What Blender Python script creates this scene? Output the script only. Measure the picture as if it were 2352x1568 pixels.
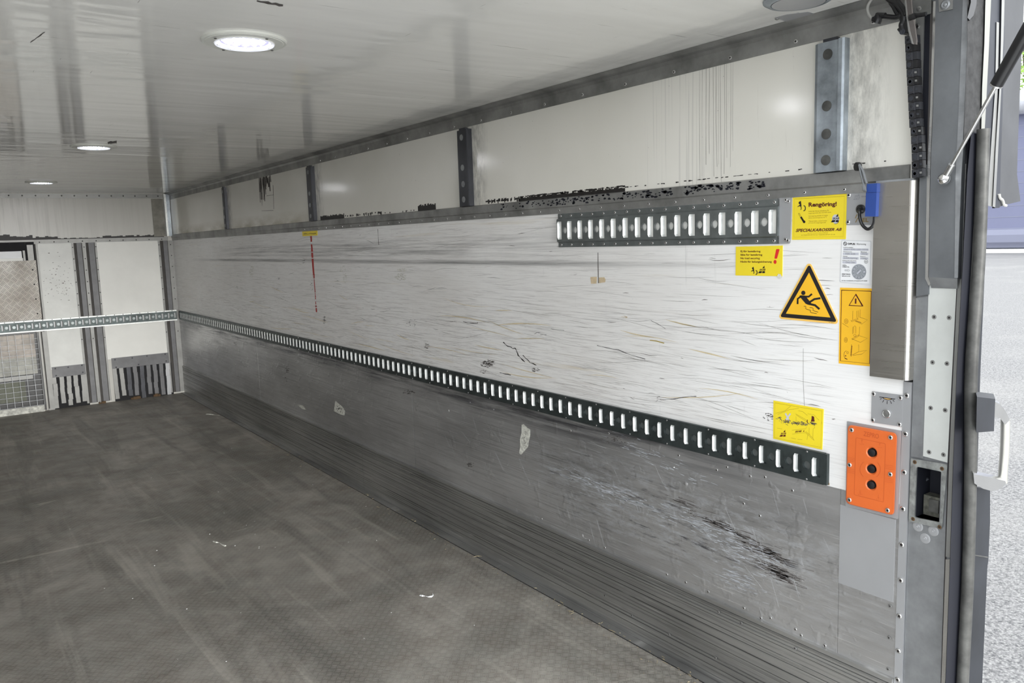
import bpy, bmesh, math, random
from mathutils import Vector, Matrix
random.seed(7)
C = bpy.context.scene
for o in list(bpy.data.objects): bpy.data.objects.remove(o)
COL = C.collection
# ---------------------------------------------------------------- camera
FPX = 1831.9; YAW, PIT, ROL = 0.61908, -0.12835, -0.03187
CAMX, CAMZ = -2.31693, 1.74294
fw = Vector((math.sin(YAW)*math.cos(PIT), math.cos(YAW)*math.cos(PIT), math.sin(PIT)))
r0 = Vector((math.cos(YAW), -math.sin(YAW), 0)); u0 = r0.cross(fw)
RT = math.cos(ROL)*r0 + math.sin(ROL)*u0; UP = -math.sin(ROL)*r0 + math.cos(ROL)*u0
CP = Vector((CAMX, 0, CAMZ))
cd = bpy.data.cameras.new('camera'); cam = bpy.data.objects.new('camera', cd); COL.objects.link(cam)
cd.sensor_width = 36; cd.lens = FPX*36/2352; cd.clip_start = .02; cd.clip_end = 600
M = Matrix((RT, UP, -fw)).transposed().to_4x4(); M.translation = CP; cam.matrix_world = M
C.camera = cam
# ---------------------------------------------------------------- sky, exposure
w = bpy.data.worlds.new('sky'); C.world = w; w.use_nodes = True
bg = w.node_tree.nodes['Background']; bg.inputs[0].default_value = (.93, .965, 1, 1); bg.inputs[1].default_value = 3.2
C.view_settings.view_transform = 'Standard'; C.view_settings.look = 'None'
C.view_settings.exposure = 0.0; C.view_settings.gamma = 1; C.view_settings.use_curve_mapping = False
# unseen soft low sun behind the camera, added to brighten the far wall
sl = bpy.data.lights.new('added_soft_sun', 'SUN'); sl.energy = 4.6; sl.angle = math.radians(30); sl.color = (1, .985, .95)
so_ = bpy.data.objects.new('added_soft_sun', sl); COL.objects.link(so_); so_.rotation_euler = Vector((.06, 1, -.05)).to_track_quat('-Z', 'Y').to_euler()
# ---------------------------------------------------------------- pixel -> place
def ray(x, y): return fw + RT*((x-1176)/FPX) - UP*((y-784)/FPX)
def W(x, y, X=0.):
    d = ray(x, y); return CP + d*((X-CP.x)/d.x)
def F(x, y, Y=10.19):
    d = ray(x, y); return CP + d*(Y/d.y)
def ZP(x, y, z):
    d = ray(x, y); return CP + d*((z-CP.z)/d.z)
H = 2.4; L = 10.19; XL = -2.88; YR = 1.075
# ---------------------------------------------------------------- materials
class NT:
    def __init__(s, name):
        s.m = bpy.data.materials.new(name); s.m.use_nodes = True; s.t = s.m.node_tree; s.n = s.t.nodes
        s.b = s.n['Principled BSDF']; tc = s.n.new('ShaderNodeTexCoord'); s.co = tc.outputs['Object']
        sp = s.n.new('ShaderNodeSeparateXYZ'); s.t.links.new(s.co, sp.inputs[0]); s.x, s.y, s.z = sp.outputs
    def put(s, sock, v):
        if isinstance(v, bpy.types.NodeSocket): s.t.links.new(v, sock)
        elif isinstance(v, (tuple, list)) and sock.type == 'RGBA': sock.default_value = tuple(v)+((1,) if len(v) == 3 else ())
        else: sock.default_value = v
    def ma(s, op, a, b=0., c=None, clamp=False):
        n = s.n.new('ShaderNodeMath'); n.operation = op; n.use_clamp = clamp
        s.put(n.inputs[0], a); s.put(n.inputs[1], b)
        if c is not None: s.put(n.inputs[2], c)
        return n.outputs[0]
    def vec(s, a, b, c):
        n = s.n.new('ShaderNodeCombineXYZ'); s.put(n.inputs[0], a); s.put(n.inputs[1], b); s.put(n.inputs[2], c); return n.outputs[0]
    def sc(s, a, b, c, rot=None, off=(0, 0, 0)):
        n = s.n.new('ShaderNodeMapping'); s.t.links.new(s.co, n.inputs[0]); n.inputs['Scale'].default_value = (a, b, c)
        if rot: n.inputs['Rotation'].default_value = rot
        n.inputs['Location'].default_value = off
        return n.outputs[0]
    def noise(s, v, scale=1, detail=4, rough=.55, dist=0):
        n = s.n.new('ShaderNodeTexNoise'); s.put(n.inputs['Vector'], v); n.inputs['Scale'].default_value = scale
        n.inputs['Detail'].default_value = detail; n.inputs['Roughness'].default_value = rough; n.inputs['Distortion'].default_value = dist
        return n.outputs[0]
    def ramp(s, f, lo, hi, a=0., b=1.):
        n = s.n.new('ShaderNodeMapRange'); n.clamp = True
        s.put(n.inputs[0], f); n.inputs[1].default_value = lo; n.inputs[2].default_value = hi
        n.inputs[3].default_value = a; n.inputs[4].default_value = b; return n.outputs[0]
    def mix(s, f, a, b):
        n = s.n.new('ShaderNodeMix'); n.data_type = 'RGBA'; s.put(n.inputs[0], f); s.put(n.inputs[6], a); s.put(n.inputs[7], b); return n.outputs[2]
    def bump(s, h, st=.3, d=.002, prev=None):
        n = s.n.new('ShaderNodeBump'); s.put(n.inputs['Height'], h); n.inputs['Strength'].default_value = st; n.inputs['Distance'].default_value = d
        if prev is not None: s.t.links.new(prev, n.inputs['Normal'])
        return n.outputs[0]
    def band(s, v, a, b, soft):
        return s.ma('MULTIPLY', s.ramp(v, a-soft, a+soft), s.ramp(v, b-soft, b+soft, 1, 0))
    def out(s, col, rough=.5, metal=0., normal=None, spec=None, coat=None):
        s.put(s.b.inputs['Base Color'], col); s.put(s.b.inputs['Roughness'], rough); s.put(s.b.inputs['Metallic'], metal)
        if normal is not None: s.t.links.new(normal, s.b.inputs['Normal'])
        if spec is not None: s.b.inputs['Specular IOR Level'].default_value = spec
        if coat is not None: s.b.inputs['Coat Weight'].default_value = coat; s.b.inputs['Coat Roughness'].default_value = .12
        return s.m
def plain(name, col, rough=.5, metal=0., var=.12, sc=8., bmp=0.):
    t = NT(name); f = t.noise(t.co, sc, 5, .6)
    c = t.mix(t.ramp(f, .3, .7), tuple(x*(1-var) for x in col), tuple(min(1, x*(1+var)) for x in col))
    n = t.bump(t.noise(t.co, sc*8, 3), .3, bmp) if bmp else None
    return t.out(c, rough, metal, n)
def emit(name, col, st):
    t = NT(name); t.out((.03, .03, .035), .5, spec=.1); t.b.inputs['Emission Color'].default_value = col+(1,); t.b.inputs['Emission Strength'].default_value = st; return t.m

def m_upper():
    t = NT('cream_gloss_panel')
    big = t.noise(t.sc(1, .7, .7), 1.5, 3)
    c = t.mix(t.ramp(big, .35, .65), (.72, .705, .64), (.80, .785, .73))
    fine = t.noise(t.sc(1, 40, 3), 1, 5, .7)
    drip = t.ma('MULTIPLY', t.ramp(t.noise(t.sc(1, 95, 1.3), 1, 2, .5), .56, .66), t.band(t.y, 1.98, 2.32, .08))
    c = t.mix(t.ma('MULTIPLY', drip, .2), c, (.25, .25, .25))
    d2 = t.ma('MULTIPLY', t.ramp(fine, .6, .8), t.band(t.y, 1.2, 1.95, .1))
    c = t.mix(t.ma('MULTIPLY', d2, .4), c, (.35, .33, .3))
    spk = t.ramp(t.noise(t.co, 55, 3, .7), .70, .74)
    c = t.mix(t.ma('MULTIPLY', spk, .6), c, (.2, .19, .17))
    # soot beside each post (door side), yellowed foot of the panel
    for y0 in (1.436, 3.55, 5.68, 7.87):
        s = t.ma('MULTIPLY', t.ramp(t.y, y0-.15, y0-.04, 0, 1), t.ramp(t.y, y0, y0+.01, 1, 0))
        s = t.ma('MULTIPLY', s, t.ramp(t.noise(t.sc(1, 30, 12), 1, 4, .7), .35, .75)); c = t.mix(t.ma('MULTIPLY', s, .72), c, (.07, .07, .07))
    yel = t.ma('MULTIPLY', t.ramp(t.z, 1.93, 2.02, 1, 0), t.ramp(t.y, 5.5, 6.2)); yel = t.ma('MULTIPLY', yel, t.ramp(t.noise(t.sc(1, 3, 10)), .3, .6))
    c = t.mix(t.ma('MULTIPLY', yel, .6), c, (.30, .26, .15))
    return t.out(c, .15, 0, t.bump(big, .3, .01), spec=.32)
def m_mid():
    t = NT('scuffed_white_panel')
    g = t.noise(t.sc(1, .8, 2), 1.2, 3)
    c = t.mix(t.ramp(g, .35, .7), (.80, .79, .77), (.88, .88, .87))
    low = t.ramp(t.z, 1.0, 1.55, 1, .45)
    near = t.ramp(t.y, 1.4, 2.6, .25, 1)
    for i, (a, b, rt, th, col, k) in enumerate([(3.0, 150, .05, .61, (.30, .28, .27), .5), (4.5, 240, -.06, .62, (.34, .30, .28), .55), (1.3, 60, .02, .64, (.5, .46, .42), .5),
                                                (2.4, 320, 0, .60, (.40, .38, .37), .6), (.9, 30, .10, .67, (.62, .52, .32), .6), (9, 420, .03, .64, (.22, .20, .2), .7)]):
        n = t.noise(t.sc(1, a, b, (rt, 0, 0), (i*3.1, i*1.7, i)), 1, 4, .6)
        f = t.ma('MULTIPLY', t.ma('MULTIPLY', t.ramp(n, th-.04, th+.06), low), t.ma('MULTIPLY', near, k))
        c = t.mix(f, c, col)
    # long grey rub band left by cargo
    n = t.noise(t.sc(1, 1.1, 70), 1, 5, .7)
    b1 = t.ma('MULTIPLY', t.band(t.z, 1.655, 1.75, .02), t.band(t.y, 2.9, 8.0, .8))
    b2 = t.ma('MULTIPLY', t.band(t.z, 1.612, 1.632, .007), t.band(t.y, 2.3, 8.8, .6))
    c = t.mix(t.ma('MULTIPLY', b1, t.ramp(n, .42, .68, 0, .8)), c, (.17, .17, .17))
    c = t.mix(t.ma('MULTIPLY', b2, t.ramp(n, .3, .6, .15, .9)), c, (.14, .14, .14))
    v = t.ramp(t.noise(t.sc(1, 70, 4), 1, 3, .6), .68, .74)
    c = t.mix(t.ma('MULTIPLY', v, .25), c, (.4, .4, .4))
    spk = t.ramp(t.noise(t.co, 40, 3, .7), .72, .76)
    c = t.mix(t.ma('MULTIPLY', spk, .5), c, (.2, .17, .15))
    return t.out(c, t.ramp(n, .3, .7, .32, .5), 0, t.bump(t.noise(t.sc(1, 2, 60)), .15, .002))
def m_alu(name, base, kick=False):
    t = NT(name)
    g = t.noise(t.sc(1, .5, 1.5), 2, 4)
    dk = tuple(x*.6 for x in base)
    c = t.mix(t.ramp(g, .3, .7), dk, base)
    s1 = t.noise(t.sc(1, .8 if kick else 1.6, 110 if kick else 190), 1, 5, .65); s2 = t.noise(t.sc(1, 4, 260, (-.12, 0, 0)), 1, 3)
    far = t.ramp(t.y, 1.6, 2.8, .12, 1)
    c = t.mix(t.ma('MULTIPLY', t.ramp(s1, .5, .7, 0, .6 if kick else .45), 1. if kick else far), c, (.07, .07, .075))
    c = t.mix(t.ramp(s2, .63, .70, 0, .55), c, tuple(min(1, x*1.7) for x in base))
    if not kick:
        s3 = t.noise(t.sc(1, 5, 210, (-.75, 0, 0)), 1, 3); c = t.mix(t.ramp(s3, .66, .72, 0, .5), c, (.85, .85, .87))
        # worn zone of hard knocks at cargo height
        wz = t.ma('MULTIPLY', t.band(t.y, 1.5, 2.9, .35), t.band(t.z, .45, .74, .09))
        wr = t.noise(t.sc(1, 5, 22, (-.25, 0, 0)), 1.6, 8, .75)
        c = t.mix(t.ma('MULTIPLY', wz, t.ramp(wr, .48, .62)), c, (.80, .83, .88))
        c = t.mix(t.ma('MULTIPLY', wz, t.ramp(t.noise(t.sc(1, 4, 34, (-.22, 0, 0), (5, 2, 1)), 1.4, 8, .75), .54, .66)), c, (.10, .10, .12))
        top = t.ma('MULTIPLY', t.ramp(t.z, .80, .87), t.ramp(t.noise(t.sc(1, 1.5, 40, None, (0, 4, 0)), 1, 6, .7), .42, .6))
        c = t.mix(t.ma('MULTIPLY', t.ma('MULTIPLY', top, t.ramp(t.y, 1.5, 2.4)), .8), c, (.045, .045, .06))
    r = t.ramp(t.noise(t.sc(1, 2, 50), 1, 4), .3, .7, .30, .48)
    nb = t.bump(s1, .25, .001)
    if not kick: nb = t.bump(t.ramp(t.noise(t.sc(1, 9, 9), 1, 3, .6), .55, .75), .5, .006, nb)
    return t.out(c, r, .80, nb)
def tread(name, cell, ang, base, dark, dirt, metal, rough, bars=4, axes='xy', st=.8, bc=None, bk=.35, bd=.0022):
    t = NT(name)
    a = t.x; b = t.y if axes == 'xy' else t.z
    ca, sa = math.cos(ang)/cell, math.sin(ang)/cell
    u = t.ma('ADD', t.ma('MULTIPLY', a, ca), t.ma('MULTIPLY', b, sa)); v = t.ma('SUBTRACT', t.ma('MULTIPLY', b, ca), t.ma('MULTIPLY', a, sa))
    par = t.ma('MODULO', t.ma('ABSOLUTE', t.ma('ADD', t.ma('FLOOR', u), t.ma('FLOOR', v))), 2.)
    fu = t.ma('SUBTRACT', t.ma('FRACT', u), .5); fv = t.ma('SUBTRACT', t.ma('FRACT', v), .5)
    ip = t.ma('SUBTRACT', 1., par)
    al = t.ma('ADD', t.ma('MULTIPLY', fu, par), t.ma('MULTIPLY', fv, ip))      # along the bars
    ac = t.ma('ADD', t.ma('MULTIPLY', fv, par), t.ma('MULTIPLY', fu, ip))      # across the bars
    wv = t.ma('COSINE', t.ma('MULTIPLY', ac, bars*2*math.pi))
    if bars % 2 == 0: wv = t.ma('MULTIPLY', wv, -1.)
    wd = t.ma('MULTIPLY', t.ma('MULTIPLY', al, al), 4.2)
    bar = t.ramp(t.ma('SUBTRACT', wv, wd), -.2, .5)
    g = t.noise(t.sc(1, 1, 1) if axes == 'xy' else t.co, 1.3, 6, .65, .6); g2 = t.noise(t.co, 6, 6, .7)
    c = t.mix(t.ramp(g, .36, .64), dark, base)
    c = t.mix(t.ramp(g2, .4, .75, 0, .7), c, dirt)
    if axes == 'xy':
        st1 = t.noise(t.sc(7, .5, 1, (0, 0, .25)), 1, 5, .65, .6); c = t.mix(t.ramp(st1, .55, .75, 0, .55), c, tuple(x*1.5 for x in base))
        st2 = t.noise(t.sc(.8, 5, 1, None, (4, 0, 0)), 1, 4, .6, .5); c = t.mix(t.ramp(st2, .66, .72, 0, .35), c, tuple(x*2 for x in base))
        c = t.mix(t.ramp(t.noise(t.sc(5, .6, 1, (0, 0, -.1), (9, 2, 0)), 1, 5, .65, .5), .52, .68, 0, .65), c, tuple(x*.5 for x in dark))
    c = t.mix(t.ma('MULTIPLY', bar, bk), c, bc or tuple(min(1, x*1.5) for x in base))  # bar tint paints the tread's ridge highlights and dark lines into the colour
    return t.out(c, t.ramp(g2, .3, .7, rough-.08, rough+.12), metal, t.bump(bar, st, bd))
def m_ceiling():
    t = NT('glossy_ceiling_panel')
    g = t.noise(t.co, .9, 3)
    c = t.mix(t.ramp(g, .35, .65), (.84, .835, .80), (.90, .895, .86))
    for i, (a, b, r, th, col) in enumerate([(3, 90, .5, .715, (.16, .15, .14)), (90, 4, .25, .73, (1, 1, .96)), (5, 120, -.9, .725, (.2, .19, .18)), (80, 4, -.5, .73, (.25, .24, .22))]):
        n = t.noise(t.sc(a, b, 1, (0, 0, r), (i*5, i, 0)), 1, 3, .55); c = t.mix(t.ramp(n, th, th+.03, 0, .6), c, col)
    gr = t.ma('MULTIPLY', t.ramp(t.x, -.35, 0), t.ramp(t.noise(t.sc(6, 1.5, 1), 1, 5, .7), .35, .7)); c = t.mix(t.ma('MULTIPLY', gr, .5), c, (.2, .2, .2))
    wv = t.noise(t.sc(.7, 4.0, 1), 1, 2, .5, .3); w2 = t.noise(t.sc(3, 9, 1, None, (3, 3, 0)), 1, 2)
    return t.out(c, .085, 0, t.bump(w2, .3, .004, t.bump(wv, .8, .007)), spec=.42)
def m_gravel():
    t = NT('pale_gravel_asphalt')
    n = t.noise(t.co, 28, 6, .8); n2 = t.noise(t.co, .4, 4)
    v = t.n.new('ShaderNodeTexVoronoi'); t.t.links.new(t.co, v.inputs[0]); v.inputs['Scale'].default_value = 45
    c = t.mix(t.ramp(n, .35, .65), (.05, .05, .055), (.33, .325, .32)); c = t.mix(t.ramp(v.outputs[0], .1, .45, .75, 0), c, (.42, .42, .40))
    c = t.mix(t.ramp(n2, .5, .7, 0, .3), c, (.36, .35, .33))
    return t.out(c, .8, 0, t.bump(n, .8, .02))

UPP = m_upper(); MID = m_mid(); CEIL = m_ceiling(); GRAV = m_gravel()
ALU = m_alu('scratched_aluminium_sheet', (.68, .68, .685)); KICK = m_alu('ribbed_aluminium_profile', (.50, .50, .49), True)
FLOOR = tread('dirty_tread_plate', .029, math.radians(-42), (.42, .395, .35), (.17, .165, .145), (.15, .12, .095), .1, .5, 5, bk=.45, st=1, bd=.0035, bc=(.60, .57, .52))
TREADW = tread('bright_tread_plate', .052, math.radians(45), (.80, .77, .72), (.70, .66, .60), (.45, .38, .32), .1, .45, 4, 'xz', 1, bc=(.22, .20, .18), bk=.75)
GALV = plain('galvanised_steel', (.215, .235, .235), .38, .75, .2, 14)
GALVL = plain('pale_zinc_edge', (.80, .82, .80), .45, .45, .15, 40)  # pale zinc; on the slot lips it paints in the daylight they catch
GALVD = plain('dull_grey_metal', (.30, .31, .32), .45, .6, .25, 9)
TRIM = plain('grey_anodised_trim', (.29, .29, .28), .42, .6, .4, 5)
STEELG = plain('grey_painted_steel', (.17, .18, .19), .45, .5, .2, 6)
POSTM = plain('dark_slate_steel', (.050, .052, .06), .4, .4, .3, 7)
POSTL = plain('smudged_blue_grey_steel', (.30, .335, .365), .4, .5, .45, 9)
WHT = plain('white_coated_panel', (.86, .86, .82), .35, 0, .04, 3)
WHTD = plain('spotted_white_coating', (.80, .81, .78), .4, 0, .06, 5)
CREAMW = NT('streaked_grey_white_panel')
_s = CREAMW; _g = _s.noise(_s.sc(28, 1, 1.2), 1, 4, .65); _h = _s.ramp(_s.x, -1.7, -.9, 1, .15)
CREAMW = _s.out(_s.mix(_s.ma('MULTIPLY', _s.ramp(_g, .45, .7, 0, .8), _h), (.56, .55, .51), (.30, .29, .27)), .3)
PALEG = plain('pale_grey_profile', (.25, .25, .24), .4, .3, .12, 8)
GREYP = plain('smooth_grey_plate', (.40, .405, .415), .42, .35, .05, 3)
DARK = plain('black_recess', (.012, .012, .014), .8)
BLK = plain('black_ink', (.012, .009, .010), .5, 0, .1)
NAVY = plain('blue_black_rubber', (.003, .004, .010), .7, 0, .2, 5)
RUB = plain('dark_weathered_rubber', (.018, .020, .025), .6, 0, .35, 6)
TUBE = plain('weathered_grey_tube', (.075, .075, .07), .5, .2, .5, 16)
SLATE = plain('slate_grey_sheeting', (.03, .033, .042), .55, 0, .25, 5)
YEL = plain('yellow_sticker_film', (.86, .68, .03), .35, 0, .03)
AMB = plain('amber_sticker_film', (.90, .50, .025), .35, 0, .03)
AMBL = plain('pale_amber_rim', (.90, .55, .12), .35, 0, .03)
BRN = plain('dark_maroon_ink', (.10, .012, .008), .5, 0, .1)
OLV = plain('faint_olive_ink', (.35, .25, .02), .5, 0, .1)
RED = plain('red_ink', (.70, .025, .02), .4, 0, .05)
REDT = plain('worn_red_tape', (.42, .02, .015), .5, 0, .2, 30)
ORG = plain('orange_plastic', (.66, .135, .028), .38, 0, .04)
ORGD = plain('deep_orange_relief', (.52, .09, .018), .45, 0, .04)
BLKP = plain('black_plastic', (.012, .012, .013), .3, 0, .2)
BLUE = plain('blue_plastic', (.022, .06, .26), .35, 0, .1)
STAIN = NT('brushed_stainless')
_s = STAIN; _g = _s.noise(_s.sc(1, 3, 3), 1.3, 3); _h = _s.noise(_s.sc(1, 3, 220), 1, 3)
STAIN = _s.out(_s.mix(_s.ramp(_g, .3, .7), (.34, .32, .29), (.46, .44, .40)), _s.ramp(_h, .3, .7, .25, .4), .9, _s.bump(_g, .3, .01))
CHROME = plain('polished_chrome', (.85, .85, .84), .12, 1, .03)
STEELB = plain('bright_steel', (.60, .60, .59), .25, .9, .08)
PAPER = plain('white_sticker_paper', (.85, .86, .87), .4, 0, .02)
LILAC = plain('pale_grey_field', (.55, .56, .62), .5, 0, .03)
GREYI = plain('grey_ink', (.22, .23, .25), .5, 0, .1)
TAN = plain('tan_tape_remnant', (.62, .50, .33), .6, 0, .2, 40)
PEEL = plain('peeled_adhesive', (.62, .62, .56), .6, 0, .35, 60)
GUNK = plain('black_sealant_residue', (.012, .010, .009), .5, 0, .3, 30)
SMUD = plain('grey_black_scuff', (.10, .09, .085), .6, 0, .4, 60)
RUST = plain('rusty_brown', (.10, .055, .02), .7, 0, .4, 20)
STRAW = plain('straw', (.42, .35, .22), .7, 0, .3, 30)
CABLEG = plain('grey_cable', (.35, .35, .33), .5, 0, .1)
BROWNP = plain('brown_grey_plastic', (.10, .09, .085), .5, 0, .15)
RINGM = plain('off_white_ring', (.72, .73, .68), .35, 0, .04)
WOODS = plain('timber_edge', (.42, .27, .12), .7, 0, .3, 25)
FOL = plain('spring_foliage', (.20, .34, .05), .6, 0, .4, 3)
BARK = plain('bark', (.10, .08, .06), .8, 0, .3, 4)
LED = emit('led_chip', (.95, .96, 1.0), 460); LEDP = emit('led_plate', (.60, .57, 1.0), .85); LENS = emit('led_glow_rim', (.92, .94, 1.0), .75)
# ---------------------------------------------------------------- geometry helpers
def tag(o, label=None, cat=None, group=None, kind=None):
    if label: o['label'] = label
    if cat: o['category'] = cat
    if group: o['group'] = group
    if kind: o['kind'] = kind
    return o
def link(name, me, mats, parent=None):
    o = bpy.data.objects.new(name, me); COL.objects.link(o)
    for m in (mats if isinstance(mats, (list, tuple)) else [mats]): me.materials.append(m)
    if parent: o.parent = parent; o.matrix_parent_inverse = Matrix.Translation(-parent.location)
    return o
def thing(name, loc, label, cat, group=None):
    o = bpy.data.objects.new(name, None); COL.objects.link(o); o.location = loc; o.empty_display_size = .05
    return tag(o, label, cat, group)
class MB:
    def __init__(s): s.v = []; s.f = []; s.mi = []
    def add(s, vs, fs, mi=0):
        n = len(s.v); s.v += [tuple(v) for v in vs]; s.f += [tuple(i+n for i in f) for f in fs]; s.mi += [mi]*len(fs); return s
    def box(s, a, b, mi=0):
        x0, y0, z0 = [min(a[i], b[i]) for i in range(3)]; x1, y1, z1 = [max(a[i], b[i]) for i in range(3)]
        return s.add([(x0, y0, z0), (x1, y0, z0), (x1, y1, z0), (x0, y1, z0), (x0, y0, z1), (x1, y0, z1), (x1, y1, z1), (x0, y1, z1)],
                     [(0, 3, 2, 1), (4, 5, 6, 7), (0, 1, 5, 4), (1, 2, 6, 5), (2, 3, 7, 6), (3, 0, 4, 7)], mi)
    def prism(s, pts, off, mi=0):
        n = len(pts); off = Vector(off); p = [Vector(q) for q in pts]
        return s.add(p+[q+off for q in p], [tuple(range(n)), tuple(range(2*n-1, n-1, -1))]+[(i, i+n, (i+1) % n+n, (i+1) % n) for i in range(n)], mi)
    def poly(s, pts, mi=0): return s.add(pts, [tuple(range(len(pts)))], mi)
    def tube(s, pts, r, seg=10, mi=0, smooth=4, caps=True):
        p = [Vector(q) for q in pts]
        if smooth and len(p) > 2:
            q = []
            for i in range(len(p)-1):
                a, b, c, d = p[max(i-1, 0)], p[i], p[i+1], p[min(i+2, len(p)-1)]
                for k in range(smooth):
                    t = k/smooth; q.append(.5*((2*b)+(c-a)*t+(2*a-5*b+4*c-d)*t*t+(3*b-a-3*c+d)*t**3))
            q.append(p[-1]); p = q
        rr = r if callable(r) else (lambda t: r)
        nrm = None; vs = []
        for i, q in enumerate(p):
            d = (p[min(i+1, len(p)-1)]-p[max(i-1, 0)]).normalized()
            if nrm is None: nrm = d.orthogonal().normalized()
            nrm = (nrm-d*nrm.dot(d)).normalized(); bn = d.cross(nrm); ri = rr(i/(len(p)-1))
            vs += [q+(nrm*math.cos(2*math.pi*k/seg)+bn*math.sin(2*math.pi*k/seg))*ri for k in range(seg)]
        fs = [(i*seg+k, i*seg+(k+1) % seg, (i+1)*seg+(k+1) % seg, (i+1)*seg+k) for i in range(len(p)-1) for k in range(seg)]
        if caps: fs += [tuple(range(seg-1, -1, -1)), tuple((len(p)-1)*seg+k for k in range(seg))]
        return s.add(vs, fs, mi)
    def lathe(s, prof, c, ax, seg=32, mi=0):      # prof: (radius, height along ax)
        ax = Vector(ax).normalized(); a = ax.orthogonal().normalized(); b = ax.cross(a); c = Vector(c); vs = []
        for (r, h) in prof: vs += [c+ax*h+(a*math.cos(2*math.pi*k/seg)+b*math.sin(2*math.pi*k/seg))*max(r, 1e-5) for k in range(seg)]
        return s.add(vs, [(i*seg+k, i*seg+(k+1) % seg, (i+1)*seg+(k+1) % seg, (i+1)*seg+k) for i in range(len(prof)-1) for k in range(seg)], mi)
    def mesh(s, name, smooth=False, weld=True):
        me = bpy.data.meshes.new(name); me.from_pydata(s.v, [], s.f); me.polygons.foreach_set('material_index', s.mi)
        bm = bmesh.new(); bm.from_mesh(me)
        big = [f for f in bm.faces if len(f.verts) > 4]
        if big: bmesh.ops.triangulate(bm, faces=big)
        if smooth and weld: bmesh.ops.remove_doubles(bm, verts=bm.verts, dist=1e-6)
        bmesh.ops.recalc_face_normals(bm, faces=bm.faces)
        if smooth:
            for f in bm.faces: f.smooth = True
            for e in bm.edges:
                if len(e.link_faces) == 2 and e.calc_face_angle(0) > .6: e.smooth = False
        bm.to_mesh(me); bm.free(); return me
    def build(s, name, mats, parent=None, smooth=False): return link(name, s.mesh(name, smooth), mats, parent)
def tri(q): return q
# px drawing on the right wall: every point lands on the wall plane itself
class Zm:
    def __init__(s, x0, y0, k): s.x0, s.y0, s.k = x0, y0, k
    def __call__(s, *p): return [(s.x0+a/s.k, s.y0+b/s.k) for a, b in p]
PX = Zm(0, 0, 1)
def wplate(mb, pts, x0, th=.0015, mi=0):      # front face at x = x0, body reaches back th
    mb.prism([W(a, b, x0) for a, b in pts], (th, 0, 0), mi)
def ribbon(mb, pts, wd, x0, mi=0, closed=False, f=W, jit=0):
    q = [Vector((a, b)) for a, b in pts]
    if closed: q = q+[q[0], q[1]]
    n = len(q); Ls, Rs = [], []
    for i in range(n):
        d = (q[min(i+1, n-1)]-q[max(i-1, 0)]); d = d.normalized() if d.length > 1e-6 else Vector((1, 0)); nn = Vector((-d.y, d.x))
        h = wd/2*(1+random.uniform(-jit, jit))
        Ls.append(q[i]+nn*h); Rs.append(q[i]-nn*h)
    vs = [f(p.x, p.y, x0) for p in Ls]+[f(p.x, p.y, x0) for p in Rs]
    mb.add(vs, [(i, i+1, n+i+1, n+i) for i in range(n-1)], mi)
def rquad(q, r, n=4):                          # rounded quad in px
    out = []
    for i in range(len(q)):
        p = Vector(q[i]); a = (Vector(q[i-1])-p); b = (Vector(q[(i+1) % len(q)])-p); ra = min(r, a.length/2); rb = min(r, b.length/2)
        A = p+a.normalized()*ra; B = p+b.normalized()*rb
        for k in range(n+1):
            t = k/n; out.append(tuple((1-t)**2*A+2*t*(1-t)*p+t*t*B))
    return out
def lerp(a, b, t): return (a[0]+(b[0]-a[0])*t, a[1]+(b[1]-a[1])*t)
def bil(q, s, t): return lerp(lerp(q[0], q[1], s), lerp(q[3], q[2], s), t)     # q: TL TR BR BL
def textmesh(st, bold=0., shear=0.):
    cu = bpy.data.curves.new('t', 'FONT'); cu.body = st; cu.size = 1; cu.offset = bold; cu.shear = shear; cu.resolution_u = 3
    ob = bpy.data.objects.new('t', cu); COL.objects.link(ob); dg = bpy.context.evaluated_depsgraph_get(); dg.update()
    me = bpy.data.meshes.new_from_object(ob.evaluated_get(dg)); vs = [v.co.copy() for v in me.vertices]; fs = [tuple(p.vertices) for p in me.polygons]
    bpy.data.objects.remove(ob); bpy.data.curves.remove(cu); bpy.data.meshes.remove(me); return vs, fs
def text(mb, st, q, x0, bold=0., shear=0., mi=0, f=W):
    vs, fs = textmesh(st, bold, shear)
    if not vs: return
    ax = min(v.x for v in vs); bx = max(v.x for v in vs); ay = min(v.y for v in vs); by = max(v.y for v in vs)
    out = []
    for v in vs:
        p = bil(q, (v.x-ax)/(bx-ax), 1-(v.y-ay)/(by-ay)); out.append(f(p[0], p[1], x0))
    mb.add(out, fs, mi)
def blob(mb, cx, cy, rx, ry, x0, mi=0, n=14, jit=.35, f=W):
    pts = []
    for k in range(n):
        a = 2*math.pi*k/n; r = 1+random.uniform(-jit, jit); pts.append((cx+rx*r*math.cos(a), cy+ry*r*math.sin(a)))
    mb.poly([f(a, b, x0) for a, b in pts], mi)
def circ(cx, cy, rx, ry, n=20, a0=0, a1=2*math.pi): return [(cx+rx*math.cos(a0+(a1-a0)*k/n), cy+ry*math.sin(a0+(a1-a0)*k/n)) for k in range(n+(1 if a1-a0 < 6.28 else 0))]
_rv = {}
def rivet(parent, p, ax, r=.008, h=.003, mats=(None,), name='rivet'):
    key = (round(r, 4), tuple(round(a, 2) for a in ax), mats, h)
    if key not in _rv:
        b = MB(); b.lathe([(r, 0), (r*.95, h*.6), (r*.7, h), (r*.42, h*.9)], (0, 0, 0), ax, 14, 0); b.lathe([(r*.42, h*.9), (r*.3, h*.3), (0, h*.3)], (0, 0, 0), ax, 14, 1)
        me = b.mesh('rivet', True)
        for m in mats: me.materials.append(m)
        _rv[key] = me
    o = bpy.data.objects.new(name, _rv[key]); COL.objects.link(o); o.location = p
    if parent: o.parent = parent; o.matrix_parent_inverse = Matrix.Translation(-parent.location)
    return o
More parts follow.
